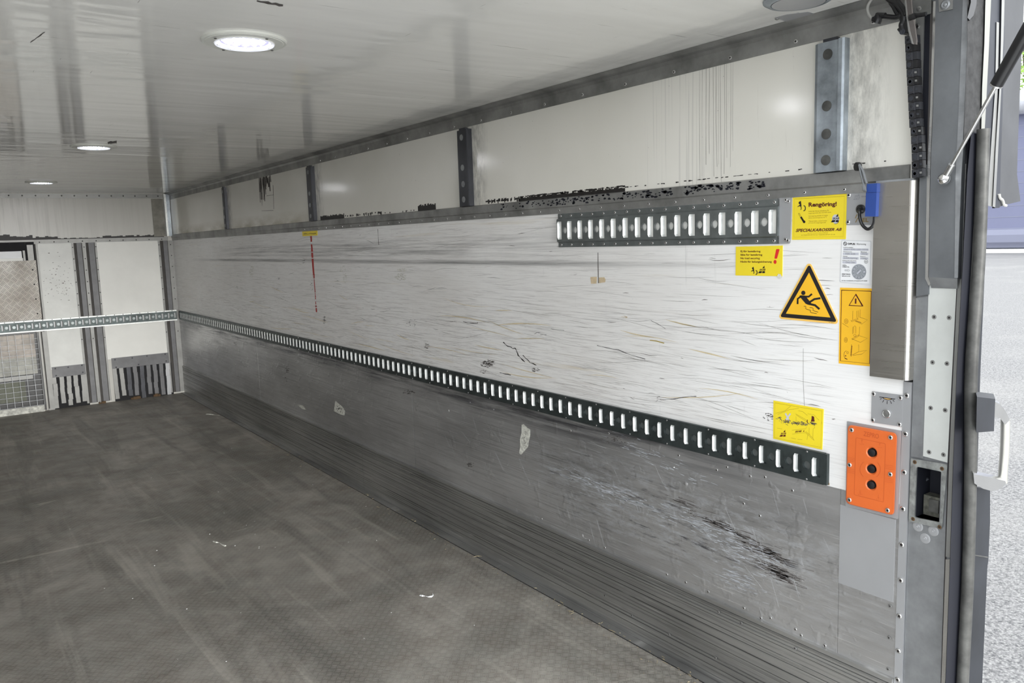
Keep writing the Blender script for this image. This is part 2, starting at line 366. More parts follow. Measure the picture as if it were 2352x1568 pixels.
RM = (STEELB, BLK); RG = (TRIM, BLK)
XN = (-1, 0, 0)
# ================================================================ STRUCTURE
def struct(name, mb, mats, parent=None, **k):
    o = mb.build(name, mats, parent, **k)
    if parent is None: o['kind'] = 'structure'
    return o
Y1 = 1.236
wr = struct('wall_right', MB().box((0, Y1, .9), (.05, L+.06, 1.86)), MID)
struct('upper_panel', MB().box((.0, Y1-.02, 1.86), (.05, L+.06, H)), UPP, wr)
lp = MB()
for a, b in [(Y1, 1.4315), (1.4325, 4.335), (4.34, 7.3), (7.304, L+.06)]: lp.box((-.0006, a, .33), (.05, b, .9))
lower = struct('lower_panel', lp, ALU, wr)
struct('patch_plate', MB().box((-.0022, 1.2465, .58), (-.0006, 1.432, .848)), GREYP, wr)
sb = MB()
sb.prism([W(a, b, -.0008) for a, b in [(1400, 948), (1400, 951), (1905, 1114), (1905, 1109)]], (.0004, 0, 0)); struct('timber_edge', sb, WOODS, wr)
# kick profile: ribbed section pulled along the wall
prof = [(.001, 0), (-.010, .004), (-.012, .03), (-.010, .045)]
z = .045
rib = random.Random(3)
while z < .315:
    st = rib.choice([.012, .018, .026, .034]); st = min(st, .316-z)
    dx = rib.choice([-.0015, -.003, 0, -.004])
    prof += [(-.010+dx, z+.001), (-.010+dx, z+st-.002), (-.0065, z+st-.001)]; z += st
prof += [(-.014, .318), (-.014, .332), (.001, .333)]
kb = MB(); n = len(prof)
for (a, b) in [(Y1, 5.1), (5.103, L)]:
    kb.prism([(x, a, zz) for x, zz in prof], (0, b-a, 0))
trim1 = struct('trim_1', kb, KICK)
# mid trim (z 1.85 - 1.92) and top trim, corner trims, riveted door-side strip
tb = MB(); pr = [(.001, 1.848), (-.004, 1.848), (-.004, 1.874), (-.009, 1.879), (-.009, 1.916), (.001, 1.920)]
tb.prism([(x, 1.235, zz) for x, zz in pr], (0, L-1.235, 0)); trim2 = struct('trim_2', tb, TRIM)
tb = MB(); pr = [(.001, 2.326), (-.003, 2.326), (-.004, 2.372), (-.012, 2.384), (-.026, 2.3885), (-.05, 2.399), (.001, 2.401)]
tb.prism([(x, 1.19, zz) for x, zz in pr], (0, L-1.19, 0)); trim3 = struct('trim_3', tb, TRIM)
tb = MB().box((-.003, 1.2105, -.02), (.03, Y1-.001, 1.2815)); trim4 = struct('trim_4', tb, GREYP)
for i in range(5): rivet(lower, (-.0022, 1.256+.0*i, .565-.105*i), XN, .006, .0015, RG) if i < 3 else None
for x, y in [(2083, 908), (2080, 996), (2077, 1084), (2074, 1168), (2071, 1250), (2069, 1332), (2066, 1414), (2063.6, 1494), (2062, 1560)]:
    rivet(trim4, W(x, y, -.003), XN, .0085, .004, RM)
y = 1.36
while y < 5.6: rivet(trim3, (-.0035, y, 2.342), XN, .0075, .002, RM); y += .262
y = 1.30
while y < 6: rivet(trim2, (-.004, y, 1.861), XN, .006, .0025, RM); y += .1405
for x, y in [(1531.6, 1319), (1575, 1337), (1626.6, 1358.6), (1708.6, 1396), (1747.5, 1419), (1827, 1445), (1840, 1458.5), (1894.6, 1482.4), (1889, 1495), (1769.6, 1418.6),
             (1389, 1257), (1352, 1240), (1244, 1191), (1820, 1126), (1310, 989), (1398, 995), (1558.7, 1045.5), (1646, 1079), (1669.4, 1072.4), (1722.8, 1093), (1757, 1095), (1708, 1156), (1745, 1184)]:
    rivet(lower, W(x, y, -.0008), XN, .006, .002, RM)
for x, y in [(1650, 1405), (1702, 1430), (1826, 1488.6), (1537, 1456.8), (1643, 1510), (1293, 1307), (1451, 1413), (1389, 1367)]:
    rivet(trim1, W(x, y, -.0145), XN, .006, .0015, RG)
# floor, ceiling, left wall
tb = MB().box((XL, YR, -.06), (-.001, L+.05, 0)); floor = struct('floor', tb, FLOOR)
tb = MB()
tb.box((-.05, 1.24, .0003), (-.0105, L, .0035)); struct('floor_edge_strip', tb, KICK, floor)
gb = MB().box((-.0535, 1.24, .0002), (-.0500, L, .0012)); struct('floor_gap', gb, DARK, floor)
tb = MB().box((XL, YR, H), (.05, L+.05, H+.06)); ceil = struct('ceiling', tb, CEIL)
tb = MB().box((XL-.05, YR, 0), (XL, L+.05, H)); wl = struct('wall_left', tb, MID)
struct('wainscot', MB().box((XL, YR, 0), (XL+.003, L, .9)), ALU, wl)
# ---------------------------------------------------------------- far wall
def FP(a, b, wv=0.): return F(a, b, L-wv)
ff = lambda a, b, x0: F(a, b, L-x0)
wf = struct('wall_far', MB().box((XL, L, 0), (0, L+.05, H)), CREAMW)
def fplate(name, pts, wv, th, mat, parent=wf):
    return MB().prism([F(a, b, L-wv) for a, b in pts], (0, th, 0)).build(name, mat, parent)
def vx(x0, y0):      # px x of a true vertical on the far wall through (x0,y0)
    p = F(x0, y0); return p.x
def fbox(name, x0, x1, z0, z1, w0, w1, mat, parent=wf): return MB().box((x0, L-w1, z0), (x1, L-w0, z1)).build(name, mat, parent)
zr0, zr1 = .893, 1.017
X = lambda px, py: F(px, py).x
fbox('header_strip', XL, -.03, 2.345, 2.392, 0, .004, PALEG)
for i in range(22):
    xx = -.12-.125*i
    if xx > XL: rivet(wf, (xx, L-.004, 2.37), (0, -1, 0), .008, .002, (BLK, BLK), 'bolt')
fbox('middle_strip', X(78, 560), -.05, 1.850, 1.893, 0, .006, PALEG)
fbox('middle_strip', XL, X(78, 560), 1.874, 1.893, 0, .02, PALEG)
for i in range(12):
    rivet(wf, (-.12-.14*i, L-.006, 1.866), (0, -1, 0), .007, .002, (BLK, BLK), 'bolt')
bb = MB(); rr = random.Random(5)
xs = [XL+i*.03 for i in range(int(-XL/.03))]
for a in xs:
    if a > -.12: continue
    h = (.055 if a < -1.45 else .035 if a < -1.2 else .012 if a < -.75 else .025)*rr.uniform(.6, 1.2)
    bb.box((a, L-.003, 1.893), (a+.031, L, 1.893+h))
bb.build('sealant_residue', GUNK, wf)
# white panels, stiles
xa, xb, xc, xd = X(94, 640), X(171.5, 640), X(229, 640), X(369.5, 640)     # white panels
fbox('white_panel', xa, xb, .45, 1.85, 0, .004, WHTD); fbox('white_panel', xc, xd, .5, 1.85, 0, .004, WHT)
def stile(px0, px1, w1, mat, row=640, z0=.02, z1=1.848): return fbox('stile', X(px0, row), X(px1, row), z0, z1, 0, w1, mat)
FGREY = plain('grey_rib_metal', (.13, .13, .135), .45, .3, .15, 8)
DGRV = plain('dark_brown_groove', (.05, .045, .04), .6, 0, .2, 10)
for a, b, wv, m in [(85, 89.5, .003, DGRV), (89.5, 94, .010, PALEG), (171.5, 176.5, .010, PALEG), (176.5, 183, .003, DGRV), (183, 194, .016, FGREY), (194, 196, .004, DGRV), (196, 204, .012, PALEG), (204, 210, .003, DGRV),
                    (210, 223, .016, FGREY), (223, 225, .004, DGRV), (225, 229, .010, PALEG), (369.5, 374, .010, PALEG), (374, 381, .003, DGRV), (381, 390.5, .016, FGREY), (390.5, 392, .004, DGRV), (392, 406, .010, PALEG)]:
    stile(a, b, wv, m)
fbox('corner_panel', X(406.8, 640), -.001, .05, 1.85, 0, .008, CREAMW)
for px_ in (174, 200, 227, 371.5, 398):
    for k in range(9): rivet(wf, (X(px_, 640), L-.012, 1.80-.13*k), (0, -1, 0), .006, .002, (BLK, BLK), 'bolt') if abs(1.80-.13*k-.955) > .07 else None
for k in range(1, 14): rivet(wf, (X(390, 640)+.10, L-.010, 1.84-.14*k), (0, -1, 0), .005, .002, (BLK, BLK), 'bolt')
# kick plates of the far wall and the battered ribs under them
fbox('grey_plate', X(120, 860), X(197.5, 860), .36, .478, 0, .011, FGREY); fbox('grey_plate', X(258, 850), X(390, 850), .385, .51, 0, .011, FGREY)
sp_ = MB(); rq = random.Random(77)
for _ in range(90):
    x_ = rq.gauss((xa+xb)/2+.02, .10); z_ = rq.gauss(1.42, .12); q_ = rq.uniform(.002, .007)
    if xa+.02 < x_ < xb-.02 and 1.1 < z_ < 1.8: sp_.poly([(x_+q_*rq.uniform(.5, 2)*math.cos(k*1.05), L-.0045, z_+q_*rq.uniform(.3, .8)*math.sin(k*1.05)) for k in range(6)])
sp_.build('dirt_specks', plain('grey_brown_specks', (.20, .18, .16), .6), wf)
for xx, zz_ in [(X(128, 860), .46), (X(158, 860), .46), (X(190, 860), .465), (X(130, 875), .38), (X(192, 875), .385), (X(266, 850), .49), (X(306, 850), .49), (X(340, 850), .495), (X(382, 850), .495), (X(268, 860), .40), (X(320, 860), .405), (X(384, 860), .41)]: rivet(wf, (xx, L-.011, zz_), (0, -1, 0), .009, .002, (POSTM, BLK), 'bolt')
for x0, x1, zt, nn in [(X(122, 900), X(204, 900), .36, 5), (X(262, 890), X(398, 890), .385, 9)]:
    for i in range(nn):
        a = x0+(x1-x0)*i/nn; b = a+(x1-x0)/nn*.62; z0 = rr.uniform(0, .06)
        mb = MB(); lv = 5
        for k in range(lv):
            za = z0+(zt-z0)*k/lv; zb = z0+(zt-z0)*(k+1)/lv; d = rr.uniform(-.006, .008); mb.box((a+d*.5, L-.018-d, za), (b+d*.5, L-.004, zb))
        mb.build('dented_rib', PALEG if rr.random() < .5 else GREYP if rr.random() < .4 else POSTM if rr.random() < .5 else FGREY, wf)
    fbox('rib_shade_sheet', x0, x1, 0, zt, .001, .0035, DARK)  # darkness between the ribs put in as a flat black sheet
for xx, za in [(-.93, .06), (-.36, .03), (-.60, .0)]:
    mb = MB(); 
    for k in range(5): mb.box((xx+rr.uniform(-.04, .04), L-rr.uniform(.03, .06), 0.001), (xx+rr.uniform(-.06, .06)+.03, L-.02, rr.uniform(.01, .035)))
    mb.build('rusty_lump', RUST, wf)
# corner trims
tb = MB().box((-.062, L-.045, 1.9), (-.004, L-.001, 2.39)); trim5 = struct('trim_5', tb, POSTL)
struct('bright_edge', MB().box((X(380, 500)-.012, L-.06, 1.9), (X(380, 500)+.010, L-.001, 2.392)), GALVL, trim5)
struct('dark_jamb', MB().box((-.20, L-.004, 1.9), (X(380, 500)-.014, L-.0005, 2.34)), plain('grimy_jamb', (.22, .21, .18), .5, 0, .35, 9), trim5)
# ---------------------------------------------------------------- hatch opening at the left of the far wall
hx = X(82, 600)
unit = thing('refrigeration_hatch', ((XL+hx)/2, L-.01, .9), 'dark recessed hatch opening with grey header and pale jamb on the far wall', 'hatch')
unit.location = ((-2.0), L-.01, 1.5)
MB().box((XL+.3, L-.004, 1.1), (hx, L-.001, 1.872)).build('opening', DARK, unit)  # darkness of the hatch put in as a thin black sheet
MB().box((XL+.3, L-.03, 1.70), (X(50, 590), L-.005, 1.775)).build('header', GREYP, unit)
MB().box((XL+.3, L-.02, 1.55), (X(52, 590), L-.005, 1.70)).build('white_back_panel', WHT, unit)
MB().box((X(53, 590), L-.03, 1.5), (X(58, 590), L-.005, 1.78)).build('side_post', PALEG, unit)
MB().box((X(63.5, 590), L-.03, 1.5), (X(77.5, 590), L-.005, 1.84)).build('jamb', PALEG, unit)
tp = thing('tread_plate_panel', (-1.8, L-.03, 1.3), 'bright quintet tread plate sheet covering the opening at the far left', 'metal sheet')
zt, zb = F(40, 599).z, 1.03
MB().box((XL+.3, L-.036, zb), (X(86, 640), L-.031, zt)).build('sheet', TREADW, tp)
for k in range(4): rivet(tp, (X(84, 640)-.03, L-.036, zb+.06+k*.16), (0, -1, 0), .008, .002, (BLK, BLK), 'screw')
# ---------------------------------------------------------------- wire mesh guard with the unit behind
gx = X(92, 840)
gd = thing('mesh_guard', (-1.9, L-.06, .45), 'welded wire mesh guard low on the far wall, left of the white panels', 'wire guard')
mb = MB(); zz = .10
for i in range(14): mb.box((XL+.35, L-.076, .08+i*.057), (gx, L-.073, .0835+i*.057))
i = 0
while gx-.07*i > XL+.35: xx = gx-.07*i; mb.box((xx-.0018, L-.078, .08), (xx+.0018, L-.076, .88)); i += 1
mb.build('wire_mesh', GALVD, gd)
MB().box((gx, L-.08, .02), (gx+.014, L-.06, .885)).build('hinge_post', BLKP, gd)
MB().box((X(88, 840)+.055, L-.02, .0), (X(88, 840)+.115, L-.002, .885)).build('jamb', PALEG, wf)
MB().box((gx+.04, L-.03, .02), (gx+.05, L-.002, .885)).build('dark_groove', DGRV, wf)
un = thing('cooling_unit', (-1.9, L-.01, .4), 'dirty panelled equipment casing behind the wire mesh guard', 'equipment')
MB().box((XL+.3, L-.012, .0), (gx, L-.002, .89)).build('casing', BLKP, un)
MB().box((XL+.3, L-.03, .62), (gx-.03, L-.012, .87)).build('front_panel', plain('stained_beige_sheet', (.42, .38, .34), .5, .2, .25, 10), un)
MB().box((XL+.3, L-.028, .43), (gx-.03, L-.012, .62)).build('front_panel', plain('stained_grey_sheet', (.33, .33, .30), .5, .2, .3, 9), un)
MB().box((XL+.3, L-.045, .38), (gx-.08, L-.012, .42)).build('ledge', PALEG, un)
MB().box((XL+.3, L-.018, .14), (gx-.16, L-.012, .36)).build('lower_panel', plain('olive_grey_sheet', (.16, .17, .13), .6, 0, .2, 5), un)
MB().box((XL+.3, L-.04, .0), (gx, L-.012, .07)).build('sill', plain('chipped_white_sill', (.6, .6, .55), .6, 0, .45, 25), un)
# ================================================================ CARGO RAILS
def rail(name, fn, n, pitch, z0, z1, slot, rad, dep, mats, root, lip=.008, flange=0., margin=0., closed_circle=True, so=.27, tail=None):
    cz = (z0+z1)/2; sw, sh = slot; m = MB()
    fz0, fz1 = z0+flange, z1-flange
    bm = bmesh.new()
    def loop(pts):
        vs = [bm.verts.new((u, v, 0)) for u, v in pts]; return [bm.edges.new((vs[i], vs[(i+1) % len(vs)])) for i in range(len(vs))]
    rx = .004; s0 = pitch*so; sl = [(s0-sw/2+rx, cz-sh/2), (s0+sw/2, cz-sh/2), (s0+sw/2, cz+sh/2), (s0-sw/2+rx, cz+sh/2), (s0-sw/2, cz+sh/2-rx*2), (s0-sw/2, cz-sh/2+rx*2)]
    cc = pitch*(1.04-so); cl = [(cc+rad*math.cos(2*math.pi*k/16), cz+rad*math.sin(2*math.pi*k/16)) for k in range(16)]
    ed = loop([(0, fz0), (pitch, fz0), (pitch, fz1), (0, fz1)])+loop(sl)+loop(cl)
    bmesh.ops.triangle_fill(bm, edges=ed, use_beauty=True); bm.verts.index_update()
    V = [(v.co.x, v.co.y) for v in bm.verts]; T = [tuple(v.index for v in f.verts) for f in bm.faces]; bm.free()
    if tail:
        bm = bmesh.new(); ed = loop([(0, fz0), (pitch*tail, fz0), (pitch*tail, fz1), (0, fz1)])+loop(sl); bmesh.ops.triangle_fill(bm, edges=ed, use_beauty=True); bm.verts.index_update()
        V2 = [(v.co.x, v.co.y) for v in bm.verts]; T2 = [tuple(v.index for v in f.verts) for f in bm.faces]; bm.free()
    for i in range(n):
        o = i*pitch; last = tail and i == n-1
        m.add([fn(o+a, b, dep) for a, b in (V2 if last else V)], T2 if last else T, 0)
        bk = [(a+(lip if a < s0 else 0), b) for a, b in sl]
        ns = len(sl); m.add([fn(o+a, b, dep) for a, b in sl]+[fn(o+a, b, .0012) for a, b in bk], [(k, (k+1) % ns, (k+1) % ns+ns, k+ns) for k in range(ns) if k not in (3, 4, 5)], 0)
        m.add([fn(o+a, b, dep) for a, b in sl]+[fn(o+a, b, .0012) for a, b in bk], [(k, (k+1) % ns, (k+1) % ns+ns, k+ns) for k in (3, 4, 5)], 1)  # door light on the far lip is put in as paler zinc
        if last: continue
        m.add([fn(o+a, b, dep) for a, b in cl]+[fn(o+a, b, dep*.45) for a, b in cl], [(k, (k+1) % 16, (k+1) % 16+16, k+16) for k in range(16)], 0)
        if closed_circle: m.add([fn(o+a, b, dep*.45) for a, b in cl], [tuple(range(16))], 3)
    E0, E1 = -margin, n*pitch+margin-(pitch*(1-tail) if tail else 0)
    if margin:
        for a, b in ((E0, 0), (n*pitch, E1)): m.add([fn(a, fz0, dep), fn(b, fz0, dep), fn(b, fz1, dep), fn(a, fz1, dep)], [(0, 1, 2, 3)], 0)
    if flange:
        for za, zb, zf in ((z0, z0+flange*.8, fz0), (z1, z1-flange*.8, fz1)):
            m.add([fn(E0, za, .004), fn(E1, za, .004), fn(E1, zb, .004), fn(E0, zb, .004)], [(0, 1, 2, 3)], 0)
            m.add([fn(E0, zb, .004), fn(E1, zb, .004), fn(E1, zf, dep), fn(E0, zf, dep)], [(0, 1, 2, 3)], 0)
            m.add([fn(E0, za, .0), fn(E1, za, .0), fn(E1, za, .004), fn(E0, za, .004)], [(0, 1, 2, 3)], 0)
    else:
        for zz in (z0, z1): m.add([fn(E0, zz, 0), fn(E1, zz, 0), fn(E1, zz, dep), fn(E0, zz, dep)], [(0, 1, 2, 3)], 0)
    for u in (E0, E1): m.add([fn(u, fz0, 0), fn(u, fz0, dep), fn(u, fz1, dep), fn(u, fz1, 0)], [(0, 1, 2, 3)], 0)
    m.add([fn(E0, z0+.002, .001), fn(E1, z0+.002, .001), fn(E1, z1-.002, .001), fn(E0, z1-.002, .001)], [(0, 1, 2, 3)], 2)
    me = bpy.data.meshes.new(name); me.from_pydata(m.v, [], m.f); me.polygons.foreach_set('material_index', m.mi)
    return link(name, me, mats, root)
# long lower rail: u runs from the far end towards the door
n = 122; pit = .0705; ya = L-.06
rt = thing('cargo_rail', (-.01, 5.8, .95), 'long slotted dark steel cargo rail along the whole right wall', 'cargo rail')
y_end = 1.4845
GALVDK = plain('dark_green_grey_zinc', (.07, .085, .085), .42, .7, .35, 10)
rail('rail_body', lambda u, v, w_: (-w_, y_end+n*pit-u+.015, v), n, pit, .9035, 1.0105, (.031, .064), .0145, .014, [GALVDK, GALVL, GALVDK, GALV], rt, margin=.012, so=.77)
mb = MB(); mb.box((-.014, y_end+.003-.012, .905), (-.0, y_end+.0032, 1.009)); mb.build('end_piece', GALVDK, rt)
for i in range(24):
    yy = 1.55+i*.1057*2
    for zz in (1.004, .909): rivet(rt, (-.0142, yy, zz), XN, .0035, .0015, (STEELB, BLK))
# short upper rail with riveted flanges
rt = thing('cargo_rail', (-.01, 2.25, 1.77), 'short wide slotted rail high on the right wall beside the yellow cleaning sign', 'cargo rail')
n2 = 17; p2 = .0712
rail('rail_body', lambda u, v, w_: (-w_, 2.8555-u, v), n2, p2, 1.6965, 1.8465, (.030, .080), .0155, .013, [GALV, GALVL, WHT, WHT], rt, flange=.026, closed_circle=False, tail=.56)
mb = MB(); mb.prism([W(a, b, -.004) for a, b in rquad([(1786, 455), (1818, 453), (1815, 559), (1784, 560)], 5)], (.004, 0, 0)); mb.build('end_plate', GREYP, rt)
for i in range(17):
    for zz in (1.836, 1.707): rivet(rt, (-.004, 2.835-i*p2+.0, zz), XN, .0062, .0028, RM)
for zz in (1.836, 1.707): rivet(rt, (-.004, 2.8555-n2*p2-.004+.0, zz), XN, .0062, .0028, RM)
for zz in (1.8405, 1.7105): rivet(rt, (-.004, 1.651, zz), XN, .0068, .003, RM)
# far wall rail
rt = thing('cargo_rail', (-1.0, L-.02, .955), 'slotted galvanised rail across the far wall with bright riveted edges', 'cargo rail')
rail('rail_body', lambda u, v, w_: (-.03-u, L-.018-w_, v), 39, .0705, .905, 1.005, (.020, .062), .016, .016, [GALVDK, GALVL, GREYP, GALV], rt)
mb = MB().box((XL, L-.036, 1.005), (-.03, L-.010, 1.019)).box((XL, L-.036, .893), (-.03, L-.010, .906)); mb.build('edge_strip', GALVL, rt)
for i in range(30): rivet(rt, (-.08-.09*i, L-.036, 1.012), (0, -1, 0), .005, .002, (BLK, BLK), 'bolt')
# ================================================================ UPPER WALL POSTS
posts = [(7.966, 7.87, POSTM, 'farthest'), (5.802, 5.68, POSTM, 'second'), (3.671, 3.5526, POSTM, 'third'), (1.5417, 1.4355, POSTL, 'nearest')]
plab = ['small dark steel post nearest the far corner on the upper right wall', 'dark steel post above the small yellow label and red tape',
        'dark slate steel post left of the short upper rail', 'wide smudged blue grey post nearest the door on the right wall']
for (ya, yb, m, _), lb in zip(posts, plab):
    ym = (ya+yb)/2; t = thing('wall_post', (0, ym, 1.918), lb, 'post', 'steel posts on the upper right wall')
    mb = MB(); z0, z1 = 1.919, 2.313
    pr = [(0.0005, yb), (-.026, yb), (-.030, yb+.006), (-.030, yb+.018), (-.022, yb+.022), (-.022, ya-.012), (-.016, ya), (.0005, ya)]
    mb.prism([(x, y, z0) for x, y in pr], (0, 0, z1-z0)); mb.build('channel', m, t)
    mb = MB(); mb.box((-.022, yb+.03, 2.313), (-.004, ya-.03, 2.322)); mb.build('top_tab', POSTM, t)
    for zz in (2.275, 2.12, 2.035, 1.955):
        o = MB().lathe([(.016, 0), (.016, .002), (.010, .003), (.007, .0025), (.0035, .004), (0, .004)], (-.022, ym+.006, zz), XN, 20); o.build('bolt', GALVD if m is POSTM else TUBE, t, True)
# ================================================================ CEILING LIGHTS
def ceiling_light(cx, cy, label):
    t = thing('ceiling_light', (cx, cy, H), label, 'ceiling light', 'round led lights in the ceiling')
    c = (cx, cy, H); D = (0, 0, -1)
    MB().lathe([(.132, 0), (.132, .005), (.128, .008), (.122, .007), (.120, .009), (.095, .009), (.093, .011)], c, D, 48).build('trim_ring', RINGM, t, True)
    MB().lathe([(.093, .011), (.091, .014), (.088, .012), (.076, .004), (.074, .0015), (.001, .0015)], c, D, 48).build('reflector', LENS, t, True)
    lpl = MB().lathe([(.074, .0035), (.001, .0035)], c, D, 40).build('led_plate', LEDP, t)
    lb = MB()
    for r, k in ((.0, 1), (.028, 6), (.058, 12)):
        for i in range(k):
            a = 2*math.pi*i/k+r*30; lb.lathe([(.0036, .0036), (.0034, .007), (.002, .009), (.0003, .0095)], (cx+r*math.cos(a), cy+r*math.sin(a), H), D, 8)
    lb.build('led_cluster', LED, lpl)
    for i in range(8):
        a = 2*math.pi*(i+.3)/8; MB().lathe([(.004, .005), (.004, .012), (.0005, .013)], (cx+.084*math.cos(a), cy+.084*math.sin(a), H), D, 8).build('clip', RINGM, t)
    for i in range(4):
        a = 2*math.pi*i/4+.35; MB().lathe([(.005, .0125), (.004, .0135), (.0005, .013)], (cx+.109*math.cos(a), cy+.109*math.sin(a), H), D, 8).build('screw', BLK, t)
ceiling_light(-1.443, 2.655, 'largest and nearest glowing round led light in the ceiling')
ceiling_light(-1.443, 5.69, 'glowing round led light, second from the door, beside a dark ceiling chip')
ceiling_light(-1.455, 8.66, 'smallest glowing round led light nearest the far wall')
vc = ZP(1834, -4, H)
t = thing('round_vent_cover', (vc.x, vc.y, H), 'round grey unlit disc in a raised ring on the ceiling above the nearest post', 'round cover')  # round vent cover, unlit
MB().lathe([(.098, 0), (.098, .006), (.088, .012), (.076, .014), (.074, .010)], vc, (0, 0, -1), 48).build('outer_ring', POSTL, t, True)
MB().lathe([(.0735, .006), (.0735, .0145), (.05, .0155), (.001, .0155)], vc, (0, 0, -1), 48).build('disc', GREYP, t, True)
zz = Zm(1740, 0, 5.88)
t = thing('cover_plate', ZP(1830, 48, H), 'small grey metal plate screwed between the round disc and the ceiling edge', 'metal plate')
MB().prism([ZP(a, b, H-.0015) for a, b in zz((230, 245), (400, 200), (680, 165), (850, 215), (500, 318), (430, 305))], (0, 0, .0012)).build('plate', GREYP, t)
for a, b in zz((262, 258), (805, 228), (490, 308)): rivet(t, ZP(a, b, H-.0015), (0, 0, -1), .006, .002, RG, 'screw')
cm = MB()
for q in [((70, 98), (103, 74), 2.2), ((590, 2), (650, 13), 5), ((248, 329), (268, 326), 5)]:
    pts = [lerp(q[0], q[1], k/7) for k in range(8)]; pts = [(a, b+random.uniform(-1, 1)) for a, b in pts]
    ribbon(cm, pts, q[2], H-.0006, 0, f=ZP, jit=.5)
cm.build('scrape', SMUD, ceil)
# ================================================================ SIGNS ON THE RIGHT WALL
def emblem(mb, z, ox, oy, k, mi=0, x0=-.0021):
    P = lambda *p: z(*[(ox+a*k, oy+b*k) for a, b in p])
    for pl in ([(0, 60), (70, -25), (70, 60)], [(-90, 152), (-5, 150), (-25, 210), (-135, 215)], [(12, 150), (85, 150), (83, 208), (-8, 212)]): mb.poly([W(a, b, x0) for a, b in P(*pl)], mi)
    text(mb, 'SKAB', P((-85, 82), (100, 72), (98, 130), (-90, 136)), x0, .03, .2, mi)
def wheelmark(mb, z, ox, oy, k, x0=-.0021):
    P = lambda *p: z(*[(ox+a*k, oy+b*k) for a, b in p])
    mb.poly([W(a, b, x0) for a, b in P((-60, -90), (0, -125), (20, 30), (-45, 0), (-20, -30), (-55, -40))])
    ribbon(mb, z(*[(ox+k*a, oy+k*b) for a, b in circ(-40, 75, 52, 62, 10, -2.6, .9)]), 1.6*k, x0)
    ribbon(mb, z(*[(ox+k*a, oy+k*b) for a, b in circ(85, 80, 42, 70, 10, -1.8, 1.9)]), 1.9*k, x0)
# -- cleaning sign
z = Zm(1800, 430, 12.0625)
t = thing('cleaning_sign', W(1881, 497), 'large yellow sticker headed Rengöring with a thermometer, right of the short rail', 'sticker')
mb = MB(); wplate(mb, z((248, 288), (1758, 175), (1718, 1435), (225, 1455)), -.0015); mb.build('backing', YEL, t)
mb = MB(); ribbon(mb, z((295, 325), (1685, 248), (1650, 1365), (285, 1382)), .35, -.0019, closed=True)
for s_, q in [('Under de 3 första månaderna, för', ((685, 650), (1255, 618), (1255, 665), (685, 690))), ('rengöring endast ske med kallt vatten.', ((685, 705), (1320, 668), (1320, 715), (685, 745))),
              ('Vid rengöring därefter är högsta', ((685, 785), (1222, 755), (1222, 802), (685, 825))), ('tillåtna vattentemperatur 60 °C', ((685, 835), (1195, 812), (1195, 855), (685, 872))),
              ('Tänk på miljön, använd endast', ((690, 922), (1200, 905), (1200, 950), (690, 965))), ('pH-neutralt rengöringsmedel.', ((690, 972), (1175, 955), (1175, 1000), (690, 1012))),
              ('Box 99, S-510 61 Ånan, SVERIGE', ((665, 1255), (1225, 1240), (1225, 1275), (665, 1290))), ('tel +46(0)346-509 60, Fax +46(0)346-509 69, 673 28', ((480, 1312), (1420, 1290), (1420, 1330), (480, 1345)))]:
    text(mb, s_, z(*q), -.0019)
mb.build('fine_print', OLV, t)
mb = MB(); text(mb, 'Rengöring!', z((690, 420), (1470, 398), (1468, 552), (690, 578)), -.0021, .035); mb.build('heading', BRN, t); mb = MB()
text(mb, 'SPECIALKAROSSER AB', z((340, 1150), (1612, 1122), (1600, 1205), (332, 1240)), -.0021, .03, .25); mb.build('lettering', BRN, t)
mb = MB(); wplate(mb, [(a, b) for a, b in z(*circ(1440, 880, 100, 130, 20))], -.0018, .0002); mb.build('emblem_field', LILAC, t)
mb = MB(); emblem(mb, z, 1440, 755, 1.0); wheelmark(mb, z, 475, 500, 1.0)
ribbon(mb, z((475, 820), (555, 945)), 4.2, -.0021); mb.poly([W(a, b, -.0021) for a, b in z(*circ(566, 955, 36, 38, 14))])
ribbon(mb, z((405, 725), (430, 715), (490, 815), (465, 832)), .5, -.0021, closed=True); ribbon(mb, z(*circ(1440, 920, 85, 90, 8, .2, 2.0)), .9, -.0021); mb.build('pictogram', BLK, t)
# -- load securing sign
z = Zm(1680, 550, 15.68)
t = thing('load_warning_sign', W(1743, 600), 'small yellow text sticker with a red exclamation mark, under the short rail', 'sticker')
mb = MB(); wplate(mb, z((160, 255), (1845, 215), (1830, 1320), (145, 1290)), -.0015); mb.build('backing', YEL, t)
mb = MB()
for s_, a, b, c in [('Ej för lastsäkring', 328, 1045, 388), ('Ikke for lastsikring', 328, 1112, 512), ('No load securing', 325, 1020, 637), ('Nicht für ladungssicherung', 325, 1450, 762)]:
    text(mb, s_, z((a, c), (b, c), (b, c+88), (a, c+88)), -.0019, .022)
mb.build('lettering', BRN, t)
mb = MB(); mb.poly([W(a, b, -.0019) for a, b in rquad(z((1612, 342), (1738, 342), (1642, 688), (1545, 688)), 2.2)]); mb.poly([W(a, b, -.0019) for a, b in z(*circ(1572, 805, 54, 72, 20))]); mb.build('exclamation_mark', RED, t)
mb = MB(); emblem(mb, z, 1110, 965, 1.15, x0=-.0019); wheelmark(mb, z, 800, 1105, 1.0, -.0019); mb.build('pictogram', BLK, t)
mb = MB(); blob(mb, *z((1730, 1300))[0], 5.5, 5, -.0024, 0, 12, .3); mb.build('torn_corner', PEEL, t)
